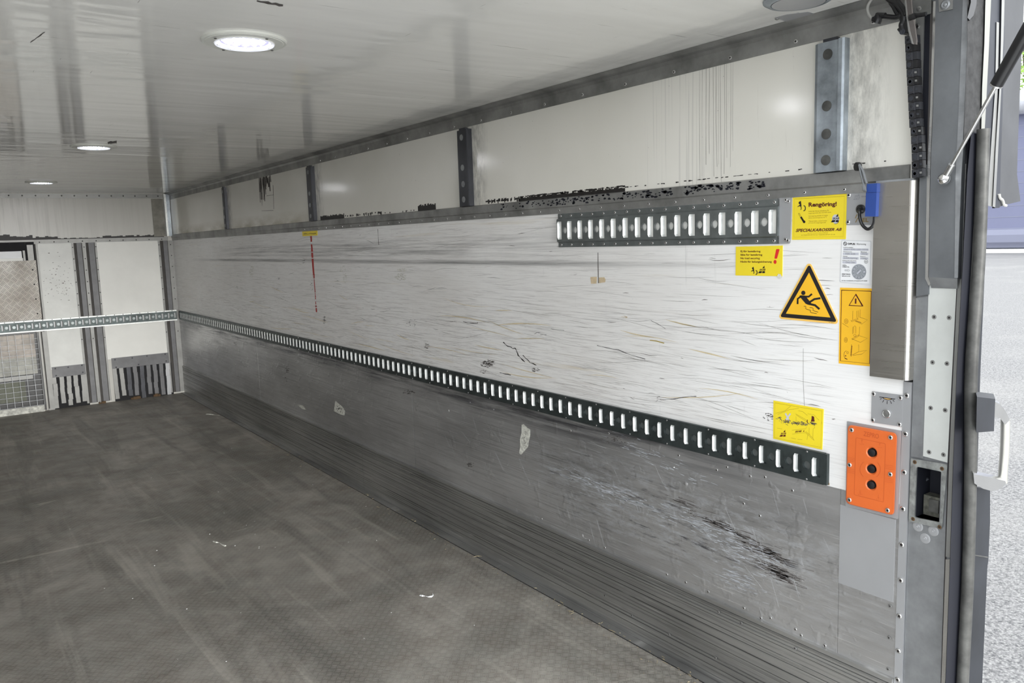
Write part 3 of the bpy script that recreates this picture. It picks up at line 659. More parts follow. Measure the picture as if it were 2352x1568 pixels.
# -- slip triangle
def hull(pts):
    pts = sorted(set(pts)); lo = []; up = []
    for p in pts:
        while len(lo) > 1 and (lo[-1][0]-lo[-2][0])*(p[1]-lo[-2][1])-(lo[-1][1]-lo[-2][1])*(p[0]-lo[-2][0]) <= 0: lo.pop()
        lo.append(p)
    for p in reversed(pts):
        while len(up) > 1 and (up[-1][0]-up[-2][0])*(p[1]-up[-2][1])-(up[-1][1]-up[-2][1])*(p[0]-up[-2][0]) <= 0: up.pop()
        up.append(p)
    return lo[:-1]+up[:-1]
z = Zm(1780, 590, 9.225)
t = thing('slip_warning_sign', W(1858, 690), 'triangular amber warning sign showing a person slipping', 'warning sign')
mb = MB(); wplate(mb, z(*hull(circ(722, 205, 62, 62)+circ(152, 1253, 60, 60)+circ(1268, 1355, 62, 62))), -.0015); mb.build('backing', AMBL, t)
mb = MB()
oo = z(*hull(circ(724, 215, 32, 32, 12)+circ(157, 1243, 32, 32, 12)+circ(1262, 1343, 32, 32, 12))); mb.poly([W(a, b, -.0018) for a, b in oo]); mb.build('black_border', BLK, t)
mb = MB(); mb.poly([W(a, b, -.0021) for a, b in z((722, 330), (1175, 1282), (230, 1200))]); mb.build('amber_field', AMB, t)
mb = MB(); e = -.0024; k = 1/9.225
mb.poly([W(a, b, e) for a, b in z(*circ(600, 760, 45, 47, 20))]); mb.poly([W(a, b, e) for a, b in z((515, 820), (560, 812), (640, 818), (765, 975), (705, 1012), (650, 990), (548, 868))])
for pts, wd in [([(560, 828), (482, 885), (479, 997)], 38), ([(600, 838), (715, 840), (784, 783)], 38), ([(725, 962), (835, 893), (965, 872)], 42), ([(690, 985), (850, 1022), (943, 1105)], 44)]: ribbon(mb, z(*pts), wd*k, e)
for pts in ([(612, 1045), (645, 1042), (660, 1060), (645, 1085), (675, 1108), (748, 1125), (758, 1140), (745, 1160), (770, 1180), (885, 1200)], [(735, 1070), (790, 1075), (815, 1100), (800, 1128), (840, 1145), (915, 1168)]): ribbon(mb, z(*pts), 1.1, e)
mb.build('slipping_figure', BLK, t)
mb = MB(); text(mb, 'W 18471', z((1140, 1378), (1240, 1385), (1240, 1402), (1140, 1396)), -.0019); mb.build('fine_print', BLK, t)
# -- inspection sticker
z = Zm(1910, 540, 4.9)
t = thing('inspection_sticker', W(1966, 600), 'white inspection sticker with a round grey dial left of the steel cover', 'sticker')
mb = MB(); wplate(mb, rquad(z((112, 50), (448, 62), (440, 566), (88, 530)), 3), -.0008); mb.build('clear_film', plain('clear_edge_film', (.70, .71, .72), .25), t)
mb = MB(); wplate(mb, rquad(z((118, 64), (436, 74), (426, 545), (100, 523)), 3), -.0013, .0004); mb.build('backing', PAPER, t)
mb = MB(); e = -.0016
for a, b, c, d in [(132, 148, 415, 172), (128, 195, 305, 221), (322, 197, 412, 221), (124, 245, 304, 270), (320, 248, 412, 271), (122, 292, 280, 318)]: mb.poly([W(p, q, e) for p, q in z((a, b), (c, b+3), (c, d+3), (a, d))])
mb.build('form_fields', LILAC, t)
mb = MB(); e = -.0019
text(mb, 'OPUS', z((180, 86), (263, 89), (263, 110), (180, 107)), e, .04); text(mb, '| Bilprovning', z((272, 88), (388, 92), (388, 116), (272, 112)), e)
ribbon(mb, z(*circ(152, 95, 17, 19, 12)), 1.3, e, closed=True); ribbon(mb, z((140, 85), (165, 105)), 1.0, e)
for s_, a, b, c, d in [('Installationsuppgifter', 132, 131, 245, 142), ('Tillverkningsnummer', 130, 180, 230, 190), ('Tillverkn.år', 325, 183, 398, 193), ('Leverantör', 127, 230, 180, 240), ('Maxlast, kg', 322, 233, 382, 243),
                       ('Besiktad nästa gång senast', 122, 279, 278, 289), ('NÄSTA', 122, 328, 170, 344), ('OPERATÖR', 120, 347, 200, 362), ('BESIKTNINGS-', 118, 430, 215, 444), ('MÅNAD & ÅR', 118, 450, 210, 464), ('För frågor om besiktningen, ring kundservice 0771-000000', 115, 505, 400, 520)]:
    text(mb, s_, z((a, b), (c, b+3), (c, d+3), (a, d)), e, .02)
ribbon(mb, z((147, 390), (185, 390), (185, 382), (207, 396), (185, 408), (185, 400), (147, 400)), .5, e, closed=True)
ribbon(mb, z(*circ(388, 297, 20, 20, 14)), .6, e, closed=True); ribbon(mb, z((378, 292), (388, 304), (398, 292)), 1, e); mb.build('lettering', BLK, t)
mb = MB()
for s_, a, b, c, d in [('Zepro ZHD 1500-155MA', 142, 150, 412, 168), ('330 525', 155, 198, 265, 217), ('2012', 335, 200, 400, 217), ('Linköping', 140, 248, 290, 268), ('1500', 335, 251, 395, 268), ('Dec Okt', 160, 295, 265, 313)]: text(mb, s_, z((a, b), (c, b+3), (c, d+3), (a, d)), e)
mb.build('handwriting', GREYI, t)
mb = MB(); wplate(mb, z(*circ(307, 412, 82, 87, 32)), -.0022, .0006); mb.build('dial', plain('grey_dial', (.27, .29, .31), .5), t)
mb = MB()
for k in range(12):
    a = k*math.pi/6; text(mb, str(k+1), z((307+62*math.cos(a)-9, 412+66*math.sin(a)-9), (307+62*math.cos(a)+9, 412+66*math.sin(a)-9), (307+62*math.cos(a)+9, 412+66*math.sin(a)+9), (307+62*math.cos(a)-9, 412+66*math.sin(a)+9)), -.0025)
for r in (80, 48, 32): ribbon(mb, z(*circ(307, 412, r, r*1.05, 24)), .5, -.0025, closed=True)
ribbon(mb, z((288, 432), (328, 394)), 3.2, -.0025); mb.build('dial_scale', LILAC, t)
# -- lift warning sign
t = thing('lift_warning_sign', W(1964, 750), 'tall amber sign with a warning triangle over three lift drawings', 'warning sign')
mb = MB(); wplate(mb, z((95, 590), (466, 600), (441, 1476), (80, 1441)), -.0015); mb.build('backing', AMB, t)
mb = MB(); e = -.0019
ribbon(mb, z((112, 618), (447, 630), (428, 1446), (98, 1412)), 1.5, e, closed=True)
ribbon(mb, z((272, 665), (350, 797), (197, 790)), 3.2, e, closed=True); ribbon(mb, z((272, 712), (270, 770)), 3.6, e); mb.build('warning_triangle', BRN, t)
mb = MB()
for pts in [[(240, 850), (238, 950)], [(322, 835), (318, 925)], [(318, 922), (405, 952), (340, 1000), (262, 965)], [(284, 850), (284, 930)], [(300, 845), (300, 925)], [(240, 1030), (236, 1112)], [(315, 1030), (312, 1130), (402, 1160), (325, 1206), (235, 1168)],
            [(250, 1030), (250, 1105)], [(272, 1030), (272, 1105)], [(250, 1030), (262, 1018), (272, 1030)], [(305, 1230), (305, 1310), (395, 1296), (340, 1338), (240, 1352)], [(230, 1350), (305, 1310)], [(120, 990), (190, 1035)]]: ribbon(mb, z(*pts), .55, e)
for cx, cy, rx, ry in [(165, 968, 20, 28), (165, 968, 9, 13), (160, 1178, 18, 27), (160, 1178, 8, 13), (262, 1128, 14, 12), (180, 1320, 10, 12)]: ribbon(mb, z(*circ(cx, cy, rx, ry, 16)), .55, e, closed=True)
ribbon(mb, z(*circ(172, 1345, 34, 44, 12, 1.6, 4.6)), .7, e)
for (a, b), (c, d), n, am in [((222, 968), (300, 938), 12, 9), ((230, 1172), (305, 1128), 12, 9), ((228, 1240), (218, 1362), 14, 10), ((272, 962), (335, 985), 10, 5)]:
    pts = [(a+(c-a)*k/n+(am if k % 2 else -am)*.5, b+(d-b)*k/n+(am if k % 2 else -am)) for k in range(n+1)]; ribbon(mb, z(*pts), .9, e)
mb.poly([W(a, b, e) for a, b in z((148, 1352), (166, 1350), (160, 1368))]); ribbon(mb, z((148, 1385), (178, 1396)), 1.6, e)
mb.build('lift_drawings', BRN, t)
# -- rail instruction sign
z = Zm(1760, 910, 12.064)
t = thing('rail_instruction_sign', W(1833, 975), 'scratched yellow sticker with line drawing, just above the right end of the long rail', 'sticker')
mb = MB(); wplate(mb, z((200, 115), (1590, 355), (1550, 1480), (190, 1170)), -.0015); mb.build('backing', YEL, t)
mb = MB(); e = -.0019
ribbon(mb, z((240, 180), (1540, 405), (1512, 1415), (228, 1140)), .45, e, closed=True)
for pts in [[(710, 938), (1100, 895), (1115, 850)], [(720, 1045), (1065, 1005)], [(890, 400), (1010, 420), (1140, 530), (1150, 480), (1320, 510), (1420, 620), (1465, 660)], [(810, 480), (1110, 650)], [(825, 510), (1100, 690)], [(825, 560), (828, 700)],
            [(1070, 990), (1320, 1215)], [(1090, 970), (1290, 1150)], [(1190, 865), (1185, 1030), (1215, 1060)], [(1300, 900), (1290, 1150), (1330, 1220)], [(1330, 820), (1345, 870), (1300, 900)], [(320, 500), (640, 370), (900, 330)], [(260, 470), (520, 400), (680, 270)],
            [(1150, 1060), (1130, 1200)], [(1540, 700), (1530, 780)], [(300, 880), (440, 900)], [(690, 1150), (820, 1180)], [(870, 1190), (1000, 1200)]]: ribbon(mb, z(*pts), .5, e)
mb.build('line_drawing', OLV, t)
mb = MB(); ribbon(mb, z((530, 470), (600, 600), (630, 680)), 3.6, -.0020); ribbon(mb, z((670, 475), (590, 590), (545, 650)), 3.6, -.0021); mb.build('grey_cross', LILAC, t)
mb = MB(); emblem(mb, z, 470, 945, .80, x0=-.0021); text(mb, 'SKAB', z((800, 955), (980, 935), (975, 988), (792, 1008)), -.0021, .03, .3)
mb.poly([W(a, b, -.0021) for a, b in z((1015, 980), (1055, 930), (1050, 978))]); mb.poly([W(a, b, -.0021) for a, b in z((1260, 535), (1325, 565), (1330, 640), (1345, 690), (1235, 705), (1255, 620))]); ribbon(mb, z((1140, 650), (1130, 700), (1150, 730)), 2, -.0021); mb.build('pictogram', BRN, t)
mb = MB(); rs = random.Random(11)
def curve(u): return (240+1100*u, 560+ (190*min(1, u*2.2)) + 25*math.sin(u*9) + (0 if u < .75 else -60*(u-.75)*4*.4))
for k in range(95):
    u = rs.random()**.9; a, b = curve(u); sp = 60 if u < .25 else 42; a += rs.uniform(-30, 30); b += rs.gauss(0, sp*.55); d = rs.uniform(-.5, .6); ln = rs.uniform(20, 85)
    ribbon(mb, z((a, b), (a+ln*.5*math.cos(d), b+ln*.5*math.sin(d)), (a+ln*math.cos(d+.4), b+ln*math.sin(d+.4))), rs.uniform(.5, 1.5), -.0024)
mb.build('scratch_marks', SMUD, t)
# -- small yellow label with red tape line
t = thing('height_label', W(712, 536), 'tiny yellow label above the worn red tape line on the right wall', 'label')
mb = MB(); wplate(mb, [(694, 531.5), (729, 529.5), (729, 540.5), (695, 542.5)], -.0015); mb.build('backing', YEL, t)
mb = MB(); ribbon(mb, [(697, 537.3), (702, 536.5), (707, 537.2), (713, 536), (719, 536.6), (726, 535.6)], 1.6, -.0019, jit=.6); mb.build('fine_print', OLV, t)
t = thing('red_tape', W(720, 630), 'worn vertical strip of red tape on the scuffed right wall', 'tape')
mb = MB(); rs = random.Random(2)
def tx(yy): return 714+(yy-541)*.0742
segs = [(542, 555), (561, 578), (580, 592), (594, 630)]+[(630+k*3.2, 632.6+k*3.2) for k in range(3)]+[(641, 668)]+[(668+k*4, 671+k*4) for k in range(5)]+[(692, 699), (701, 705), (707, 716.5)]
for a, b in segs:
    wd = 3.9 if b < 668 else rs.uniform(1.2, 2.6) if b < 705 else 3
    ribbon(mb, [(tx(a), a), (tx((a+b)/2)+rs.uniform(-.3, .3), (a+b)/2), (tx(b), b)], wd, -.0008, jit=.15)
mb.build('tape_strip', REDT, t)
# ================================================================ MARKS ON THE WALLS
def marks(name, mat, fn, parent=wr):
    mb = MB(); fn(mb); return mb.build(name, mat, parent)
z5 = Zm(1000, 700, 3.92); E0 = -.0006
def crk(mb):
    for pts, w_ in [([(612, 335), (650, 372), (685, 382), (700, 395), (718, 390), (735, 425), (745, 455), (770, 480), (790, 500), (808, 515)], 1.7), ([(788, 455), (812, 480), (835, 498), (850, 520), (880, 528), (910, 542)], 1.6), ([(890, 262), (915, 248), (945, 247)], .7), ([(945, 268), (975, 266), (1000, 270)], .8),
                    ([(1040, 213), (1080, 222), (1160, 228)], .8), ([(580, 610), (630, 622), (680, 632)], 1.4), ([(1455, 365), (1540, 385), (1650, 405), (1760, 450), (1890, 488)], .9), ([(1940, 140), (2000, 170), (2070, 215)], .7), ([(2050, 855), (2140, 848), (2230, 832), (2350, 822)], 1.0), ([(250, 150), (300, 165), (380, 168), (378, 155)], .9)]:
        pts = z5(*pts); q = []
        for a, b in zip(pts[:-1], pts[1:]): q += [a, ((a[0]+b[0])/2+random.uniform(-.7, .7), (a[1]+b[1])/2+random.uniform(-.5, .5))]
        ribbon(mb, q+[pts[-1]], w_, E0, jit=.6)
marks('crack', GUNK, crk)
def speck(mb, cx, cy, rx, ry, n, s, x0=E0, rs=random.Random(4)):
    for _ in range(n):
        a = rs.uniform(0, 6.28); r = rs.random()**.6; blob(mb, cx+rx*r*math.cos(a), cy+ry*r*math.sin(a), s*rs.uniform(.5, 2.2), s*rs.uniform(.2, .6), x0, 0, 6, .4)
marks('scuff', SMUD, lambda mb: [speck(mb, *q) for q in [(1120, 835, 16, 9, 75, 1.7), (1230, 849, 9, 5, 30, 1.3), (745, 735, 3, 9, 22, 1.1), (980, 791, 7, 9, 22, 1.3), (1112, 853, 9, 5, 14, 1.2), (945, 742, 14, 9, 20, 1.0), (1765, 957, 12, 9, 34, 1.6), (697, 602, 4, 8, 10, .9), (716, 655, 5, 12, 14, .8), (640, 640, 3, 3, 6, .8), (545, 660, 4, 6, 8, .8), (1512, 917, 9, 8, 12, 1.0)]])
marks('peeled_sticker', PEEL, lambda mb: (speck(mb, 923, 620, 11, 4, 26, 1.5), speck(mb, 921, 636, 13, 9, 60, 1.4), speck(mb, 788, 618, 7, 8, 18, 1.2), speck(mb, 792, 638, 4, 12, 24, 1.2), speck(mb, 578, 624, 5, 14, 34, 1.3)))
marks('yellow_rub', OLV, lambda mb: [ribbon(mb, z5(*p), w_, E0, jit=.6) for p, w_ in [([(1930, 318), (1990, 325), (2060, 345)], 1.5)]])
def tape(mb):
    mb.poly([W(a, b, E0) for a, b in [(1356, 636), (1371, 635.5), (1370, 651), (1357.5, 651.5)]]); mb.poly([W(a, b, E0) for a, b in [(1375.5, 637), (1388, 636.5), (1391, 642), (1390, 648), (1375.5, 650)]]); speck(mb, 1435, 728, 6, 2.5, 14, 1.4)
marks('tape_remnant', TAN, tape)
def wscr(mb, seed, n_, zlo, zhi, lo, hi, wd, slope=.05):
    rs = random.Random(seed)
    for _ in range(n_):
        y = 1.45+6.5*rs.random()**1.5; z_ = rs.uniform(zlo, zhi); ln = rs.uniform(lo, hi)*(1+.15*y); cu = rs.gauss(0, .007); sl_ = rs.gauss(-.01, slope); pts = []
        for k in range(7): u = k/6; pts.append((y+ln*u, z_+ln*u*sl_+cu*4*u*(1-u)*ln/.3+rs.uniform(-.0006, .0006)))
        if any(q > 1.84 or q < 1.015 for _, q in pts): continue
        h = wd*rs.uniform(.4, 1.3)
        for (a, b), (c2, d2), k in zip(pts[:-1], pts[1:], range(6)):
            w1 = h*math.sin(math.pi*(k+.15)/6.3); w2 = h*math.sin(math.pi*(k+1.15)/6.3); mb.add([(-.0005, a, b-w1), (-.0005, c2, d2-w2), (-.0005, c2, d2+w2), (-.0005, a, b+w1)], [(0, 1, 2, 3)])
marks('hairline_scratch', plain('grey_hairline', (.40, .385, .37), .5, 0, .25, 30), lambda mb: (wscr(mb, 60, 420, 1.02, 1.84, .03, .30, .0007), wscr(mb, 61, 150, 1.02, 1.45, .05, .40, .0008, .07)))
marks('dark_scratch', plain('dark_hairline', (.17, .15, .14), .5, 0, .3, 30), lambda mb: wscr(mb, 62, 110, 1.02, 1.8, .01, .09, .0010, .08))
marks('rust_rub', plain('faint_ochre_rub', (.66, .56, .36), .5, 0, .15, 20), lambda mb: wscr(mb, 63, 34, 1.04, 1.40, .08, .35, .0022, .1))
marks('drip_line', SMUD, lambda mb: (ribbon(mb, [(1373.6, 580), (1373.8, 610), (1374.3, 650)], 1.4, E0, jit=.3), ribbon(mb, [(867.5, 526), (868.5, 540), (870, 562)], 1.0, E0, jit=.5), ribbon(mb, [(1845, 800), (1845, 880), (1848, 936)], .6, E0)))
def sticker2(mb):
    mb.poly([W(a, b, -.0012) for a, b in [(1198, 975), (1203, 974), (1212, 983), (1218, 986), (1218, 1000), (1215, 1012), (1213, 1026), (1206, 1034), (1197, 1044), (1192, 1040), (1195, 1024), (1194, 1008), (1198, 994)]])
    mb.poly([W(a, b, -.0012) for a, b in [(770, 920), (777, 926), (786, 933), (793, 944), (791, 954), (781, 951), (767, 944)]]); mb.poly([W(a, b, -.0012) for a, b in [(684, 930), (697, 931), (703, 941), (694, 939)]])
marks('peeled_label', PEEL, sticker2, lower)
marks('label_dirt', GUNK, lambda mb: (speck(mb, 1206, 1005, 8, 24, 34, .9, -.0015), speck(mb, 779, 938, 8, 9, 16, 1.2, -.0015)), lower)
def lowm(mb):
    for q in [(1080, 1067, 9, 6, 30, 1.4), (1585, 1175, 14, 4, 16, 1.6), (1420, 1010, 60, 8, 40, 1.6), (660, 850, 4, 9, 16, 1.2), (658, 870, 3, 6, 8, 1), (540, 790, 3, 5, 8, 1), (940, 900, 18, 5, 22, 1.6)]: speck(mb, *q, x0=-.0009)
marks('dark_scuff', SMUD, lowm, lower)
def smear(mb, col):
    rs = random.Random(40 if col else 41)
    for cx, cy, lx, ly, n_ in ([(1650, 1205, 70, 9, 60), (1745, 1262, 75, 13, 120), (1770, 1305, 62, 9, 80), (1790, 1325, 40, 6, 30), (1560, 1150, 60, 8, 20)] if col else [(1600, 1200, 90, 18, 70), (1700, 1260, 110, 26, 110), (1350, 1110, 110, 18, 70), (1690, 1330, 70, 22, 60), (1450, 1150, 120, 20, 60), (1500, 1050, 200, 20, 50)]):
        for _ in range(n_):
            u = rs.gauss(0, .42); v = rs.gauss(0, .6); x = cx+lx*u; y = cy+lx*u*.42+ly*v; ln = rs.uniform(6, 38 if col else 22); sl_ = .36+rs.uniform(-.12, .12)
            ribbon(mb, [(x, y), (x+ln*.5, y+ln*.5*sl_+rs.uniform(-.6, .6)), (x+ln, y+ln*sl_)], rs.uniform(.4, 1.5 if col else 1.1), -.0009 if col else -.0011, jit=.7)
marks('long_scrape', SMUD, lambda mb: smear(mb, 1), lower); marks('bare_metal_scrape', plain('freshly_scraped_metal', (.62, .65, .70), .35, .3, .15, 30), lambda mb: smear(mb, 0), lower)
def hair(mb):
    rs = random.Random(50)
    for _ in range(150):
        x = rs.uniform(1000, 1900); y0 = 905+(x-1000)*.245; y1 = 1120+(x-1000)*.5; y = rs.uniform(y0+8, min(y1, 1540)); a = rs.choice([.3, .35, .4, .9, 1.15, 1.3]); ln = rs.uniform(10, 75 if a > .5 else 50)
        ribbon(mb, [(x, y), (x+ln*.5*math.cos(a), y+ln*.5*math.sin(a)+rs.uniform(-1, 1)), (x+ln*math.cos(a), y+ln*math.sin(a))], rs.uniform(.25, .6), -.0010, jit=.4)
marks('hairline_scratch', plain('pale_scratch', (.6, .61, .62), .4, .2, .1), hair, lower)
def dents(mb):
    for cx, cy, rx, ry in [(1576, 1111, 5, 13), (1548, 1073, 4, 5), (1080, 924, 3, 6), (1031, 943, 5, 10), (1134, 940, 3, 6), (1338, 1230, 2, 12)]:
        mb.lathe([(ry/1832*2.8*.5, 0), (ry/1832*2.8*.3, .0025), (0.0002, .004)], W(cx, cy, -.0005), XN, 16)
dents_o = MB(); dents(dents_o); dents_o.build('dent_bulge', ALU, lower, True)
# black sealant residue along the top of the mid trim, spots on the trim, soot on upper panel
def gunk(mb):
    rs = random.Random(9)
    def run(y0, y1, h, dens=1, zb=1.9195):
        y = min(y0, y1)
        while y < max(y0, y1):
            wd = rs.uniform(.004, .016)
            if rs.random() < dens: mb.box((-.0008, y, zb+(0 if dens == 1 else rs.uniform(0, h*.6))), (-.0002, y+wd, zb+h*rs.uniform(.75, 1.1)))
            y += wd
    run(3.45, 3.15, .022, .7); run(3.15, 2.42, .018, 1); run(3.15, 2.42, .010, .8, 1.934); run(2.42, 2.0, .006, .3, 1.932); run(2.0, 1.3, .004, .3, 1.934); run(5.62, 5.2, .03, 1); run(5.2, 4.6, .02, .55); run(4.6, 4.2, .012, .2); run(4.15, 3.95, .035, 1)
marks('sealant_residue', GUNK, gunk, wr)
def tspots(mb):
    rs = random.Random(10)
    for y0, y1, d in [(2.95, 2.45, .6), (2.45, 2.15, .75), (2.1, 1.83, .95), (1.80, 1.735, 1.2), (3.3, 2.95, .3)]:
        for _ in range(int((y0-y1)*260*d)):
            y = rs.uniform(y1, y0); z_ = rs.uniform(1.886, 1.914); s = rs.uniform(.003, .011)
            pts = [(y+s*rs.uniform(.6, 1.3)*math.cos(a), z_+s*.45*rs.uniform(.6, 1.3)*math.sin(a)) for a in [k*.785 for k in range(8)]]
            mb.poly([(-.0096, a, b) for a, b in pts])
marks('sealant_spots', NAVY, tspots, trim2)
def soot(mb):
    rs = random.Random(12)
    for k in range(26):
        x = 595+26*(k/26)+rs.uniform(-1, 1); y0 = 405+rs.uniform(-2, 6)-(x-595)*.1; y1 = y0+rs.uniform(20, 75)*(1 if x < 608 else .45)
        ribbon(mb, [(x, y0), (x+1, (y0+y1)/2), (x+2.5, y1)], rs.uniform(.7, 2.2), -.0006, jit=.4)
    for pts in ([(627, 425), (629, 480)], [(601, 484), (628, 483)], [(612, 450), (629, 447)]): ribbon(mb, pts, .8, -.0006, jit=.4)
def drips(mb):
    rs = random.Random(13)
    for k in range(12):
        x = 1608+k*7+rs.uniform(-3, 3); ribbon(mb, [(x, 150-(x-1612)*.22), (x+rs.uniform(-1, 1), 280), (x+rs.uniform(-2, 3), rs.uniform(340, 428))], rs.uniform(.4, 1.1), -.0006, jit=.5)
marks('dirt_run', SMUD, soot, wr)
marks('drip_run', plain('grey_drip', (.42, .41, .38), .5, 0, .2), drips, wr)
# ================================================================ SWITCH BOX, PLATES, CONTROL PANEL
z = Zm(1940, 360, 7.842)
t = thing('socket_plate', W(1965, 480), 'grey screwed plate with lightning bolt and EL lettering beside the blue box', 'electrical plate')
mb = MB(); wplate(mb, rquad(z((42, 652), (585, 632), (575, 1226), (28, 1228)), 2), -.0025, .0024); mb.build('plate', GREYP, t)
mb = MB(); text(mb, 'EL', z((322, 1100), (432, 1103), (432, 1175), (322, 1172)), -.0029, .03); ribbon(mb, z((222, 1038), (190, 1108), (238, 1100), (196, 1182)), 2.0, -.0029); mb.build('lettering', plain('olive_print', (.26, .18, .05), .5), t)
mb = MB(); text(mb, '50-004', z((302, 702), (425, 700), (425, 728), (302, 730)), -.0029, .02)
for pts in ([(160, 772), (250, 768), (275, 740), (190, 745), (160, 772)], [(185, 740), (185, 705), (265, 690), (270, 735)], [(205, 770), (222, 742)], [(195, 715), (262, 705)], [(248, 695), (258, 662)]): ribbon(mb, z(*pts), .7, -.0029)
mb.build('small_print', GREYI, t)
for a, b in z((80, 692), (65, 1178)): rivet(t, W(a, b, -.0025), XN, .0075, .004, RM, 'screw')
t = thing('limit_switch', W(1999, 460), 'blue switch box with roller arm and looping black cable beside the steel cover', 'switch box')
mb = MB(); mb.prism([W(a, b, -.046) for a, b in z((400, 488), (582, 476), (577, 634), (392, 640))], (.045, 0, 0)); mb.build('head', BLUE, t)
mb = MB(); mb.prism([W(a, b, -.044) for a, b in z((385, 642), (577, 636), (555, 1076), (366, 1074))], (.043, 0, 0)); mb.build('housing', BLUE, t)
a0 = [W(a, b, -.052) for a, b in z((262, 140), (300, 330), (378, 620))]; a1 = [W(a, b, -.052) for a, b in z((262, 140), (330, 260), (398, 480))]
mb = MB(); mb.tube(a0, .0035, 6).tube(a1, .0035, 6).tube([W(a, b, -.052) for a, b in z((335, 520), (350, 600), (385, 600))], .004, 6); arm_ = mb.build('roller_arm', STEELG, t, True)
mb = MB(); c_ = W(*z((235, 175))[0], -.04); mb.lathe([(.0, -.006), (.0125, -.006), (.0135, 0), (.0125, .006), (0, .006)], c_, (-1, .5, 0), 20); mb.build('roller', BLKP, arm_, True)
mb = MB(); g_ = W(*z((296, 942))[0], -.003); mb.lathe([(.014, 0), (.014, .006), (.011, .008), (.008, .012), (0, .012)], g_, XN, 20)
mb.tube([g_+Vector((-.008, 0, 0))]+[W(a, b, -.025) for a, b in z((268, 985), (272, 1090), (310, 1210), (370, 1280), (425, 1302), (490, 1262), (530, 1190), (540, 1080))], .0048, 10, smooth=6); mb.build('cable', BLKP, t, True)
# steel cover
t = thing('steel_cover', W(2050, 640), 'tall brushed stainless steel cover box standing proud beside the door', 'metal cover')
ya, yb = W(2003, 640, -.028).y, W(2094, 640, -.028).y
z0, z1 = W(2003, 864, -.028).z, W(2003, 421, -.028).z
pr = [(-.0, ya), (-.028, ya), (-.028, yb+.014), (-.0262, yb+.006), (-.0225, yb+.001), (-.018, yb), (0, yb)]
mb = MB(); mb.prism([(x, y, z0) for x, y in pr], (0, 0, z1-z0)); mb.build('cover_body', STAIN, t)
mb = MB(); mb.box((-.0275, yb+.004, z1), (-.001, ya-.004, z1+.006)); mb.build('top_lip', GALVD, t)
mb = MB(); pr = [(-.0283, yb+.0095), (-.0265, yb+.0055), (-.0245, yb+.003), (-.0235, yb+.003), (-.0255, yb+.006), (-.0275, yb+.0095)]
mb.prism([(x, y, z0) for x, y in pr], (0, 0, z1-z0)); mb.build('bright_bend', GALVL, t)  # bright line of the rounded bend laid on as a paler strip
# light switch plate
z = Zm(1980, 890, 15.68)
t = thing('light_switch', W(2037, 938), 'grey square plate with a lamp symbol and round steel push button above the orange panel', 'light switch')
mb = MB(); wplate(mb, rquad(z((350, 128), (1478, 275), (1442, 1415), (325, 1240)), 3.5), -.0035, .0034); mb.build('plate', GREYP, t)
mb = MB(); ribbon(mb, z((625, 332), (1190, 415)), 1.5, -.0040); ribbon(mb, z((735, 355), (790, 395), (860, 425), (940, 440), (1020, 430), (1090, 405)), 1.4, -.0040)
for pts in ([(705, 382), (648, 425)], [(790, 440), (738, 530)], [(903, 470), (900, 590)], [(1015, 475), (1060, 578)], [(1105, 440), (1160, 500)]): ribbon(mb, z(*pts), 1.3, -.0040)
mb.build('lamp_symbol', BLK, t)
mb = MB(); mb.poly([W(a, b, -.0038) for a, b in z((760, 370), (1070, 410), (1010, 425), (940, 432), (860, 418), (800, 395))]); mb.build('symbol_lens', plain('ochre_ink', (.75, .48, .15), .5), t)
c_ = W(*z((885, 935))[0], -.0035)
MB().lathe([(.0135, 0), (.0135, .003), (.012, .0045), (.0105, .0045), (.010, .003), (0, .0035)], c_, XN, 28).build('push_button', STEELB, t, True)
for a, b in z((425, 225), (1390, 365), (395, 1165), (1355, 1320)): rivet(t, W(a, b, -.0035), XN, .0072, .004, RM, 'screw')
# orange control panel
z = Zm(1920, 950, 6.272)
t = thing('control_panel', W(2000, 1080), 'orange plastic control panel with three black push buttons', 'control panel')
mb = MB(); wplate(mb, rquad(z((158, 106), (945, 246), (892, 1518), (138, 1330)), 2), -.003, .0026); mb.build('back_plate', GREYP, t)
mb = MB(); o_ = rquad(z((170, 152), (882, 278), (838, 1468), (140, 1290)), 12, 5)
cx_ = sum(p[0] for p in o_)/len(o_); cy_ = sum(p[1] for p in o_)/len(o_)
A = [W(a, b, -.003) for a, b in o_]; B = [W(a, b, -.015) for a, b in o_]; D = [W(cx_+(a-cx_)*.97, cy_+(b-cy_)*.985, -.019) for a, b in o_]; n_ = len(o_)
btn = [(515, 560), (507, 795), (505, 1025)]
mb.add(A+B+D, [(i, (i+1) % n_, (i+1) % n_+n_, i+n_) for i in range(n_)]+[(i+n_, (i+1) % n_+n_, (i+1) % n_+2*n_, i+2*n_) for i in range(n_)])
bm = bmesh.new(); vs = [bm.verts.new(p) for p in D]; ed = [bm.edges.new((vs[i], vs[(i+1) % n_])) for i in range(n_)]
holes = []
for (a, b) in btn:
    cc_ = W(*z((a, b))[0], -.019); hp = [cc_+Vector((0, -.0185*math.cos(k*math.pi/14), .0185*math.sin(k*math.pi/14))) for k in range(28)]
    hv = [bm.verts.new(p) for p in hp]; ed += [bm.edges.new((hv[i], hv[(i+1) % 28])) for i in range(28)]; holes.append(hp)
bmesh.ops.triangle_fill(bm, edges=ed, use_beauty=True); bm.verts.index_update(); mb.add([v.co.copy() for v in bm.verts], [tuple(v.index for v in f.verts) for f in bm.faces]); bm.free()
for hp in holes:
    c0 = sum(hp, Vector())/28; inn = [c0+(p-c0)*.74+Vector((.006, 0, 0)) for p in hp]; mb.add(hp+inn, [(i, (i+1) % 28, (i+1) % 28+28, i+28) for i in range(28)])
body = mb.build('casing', ORG, t)
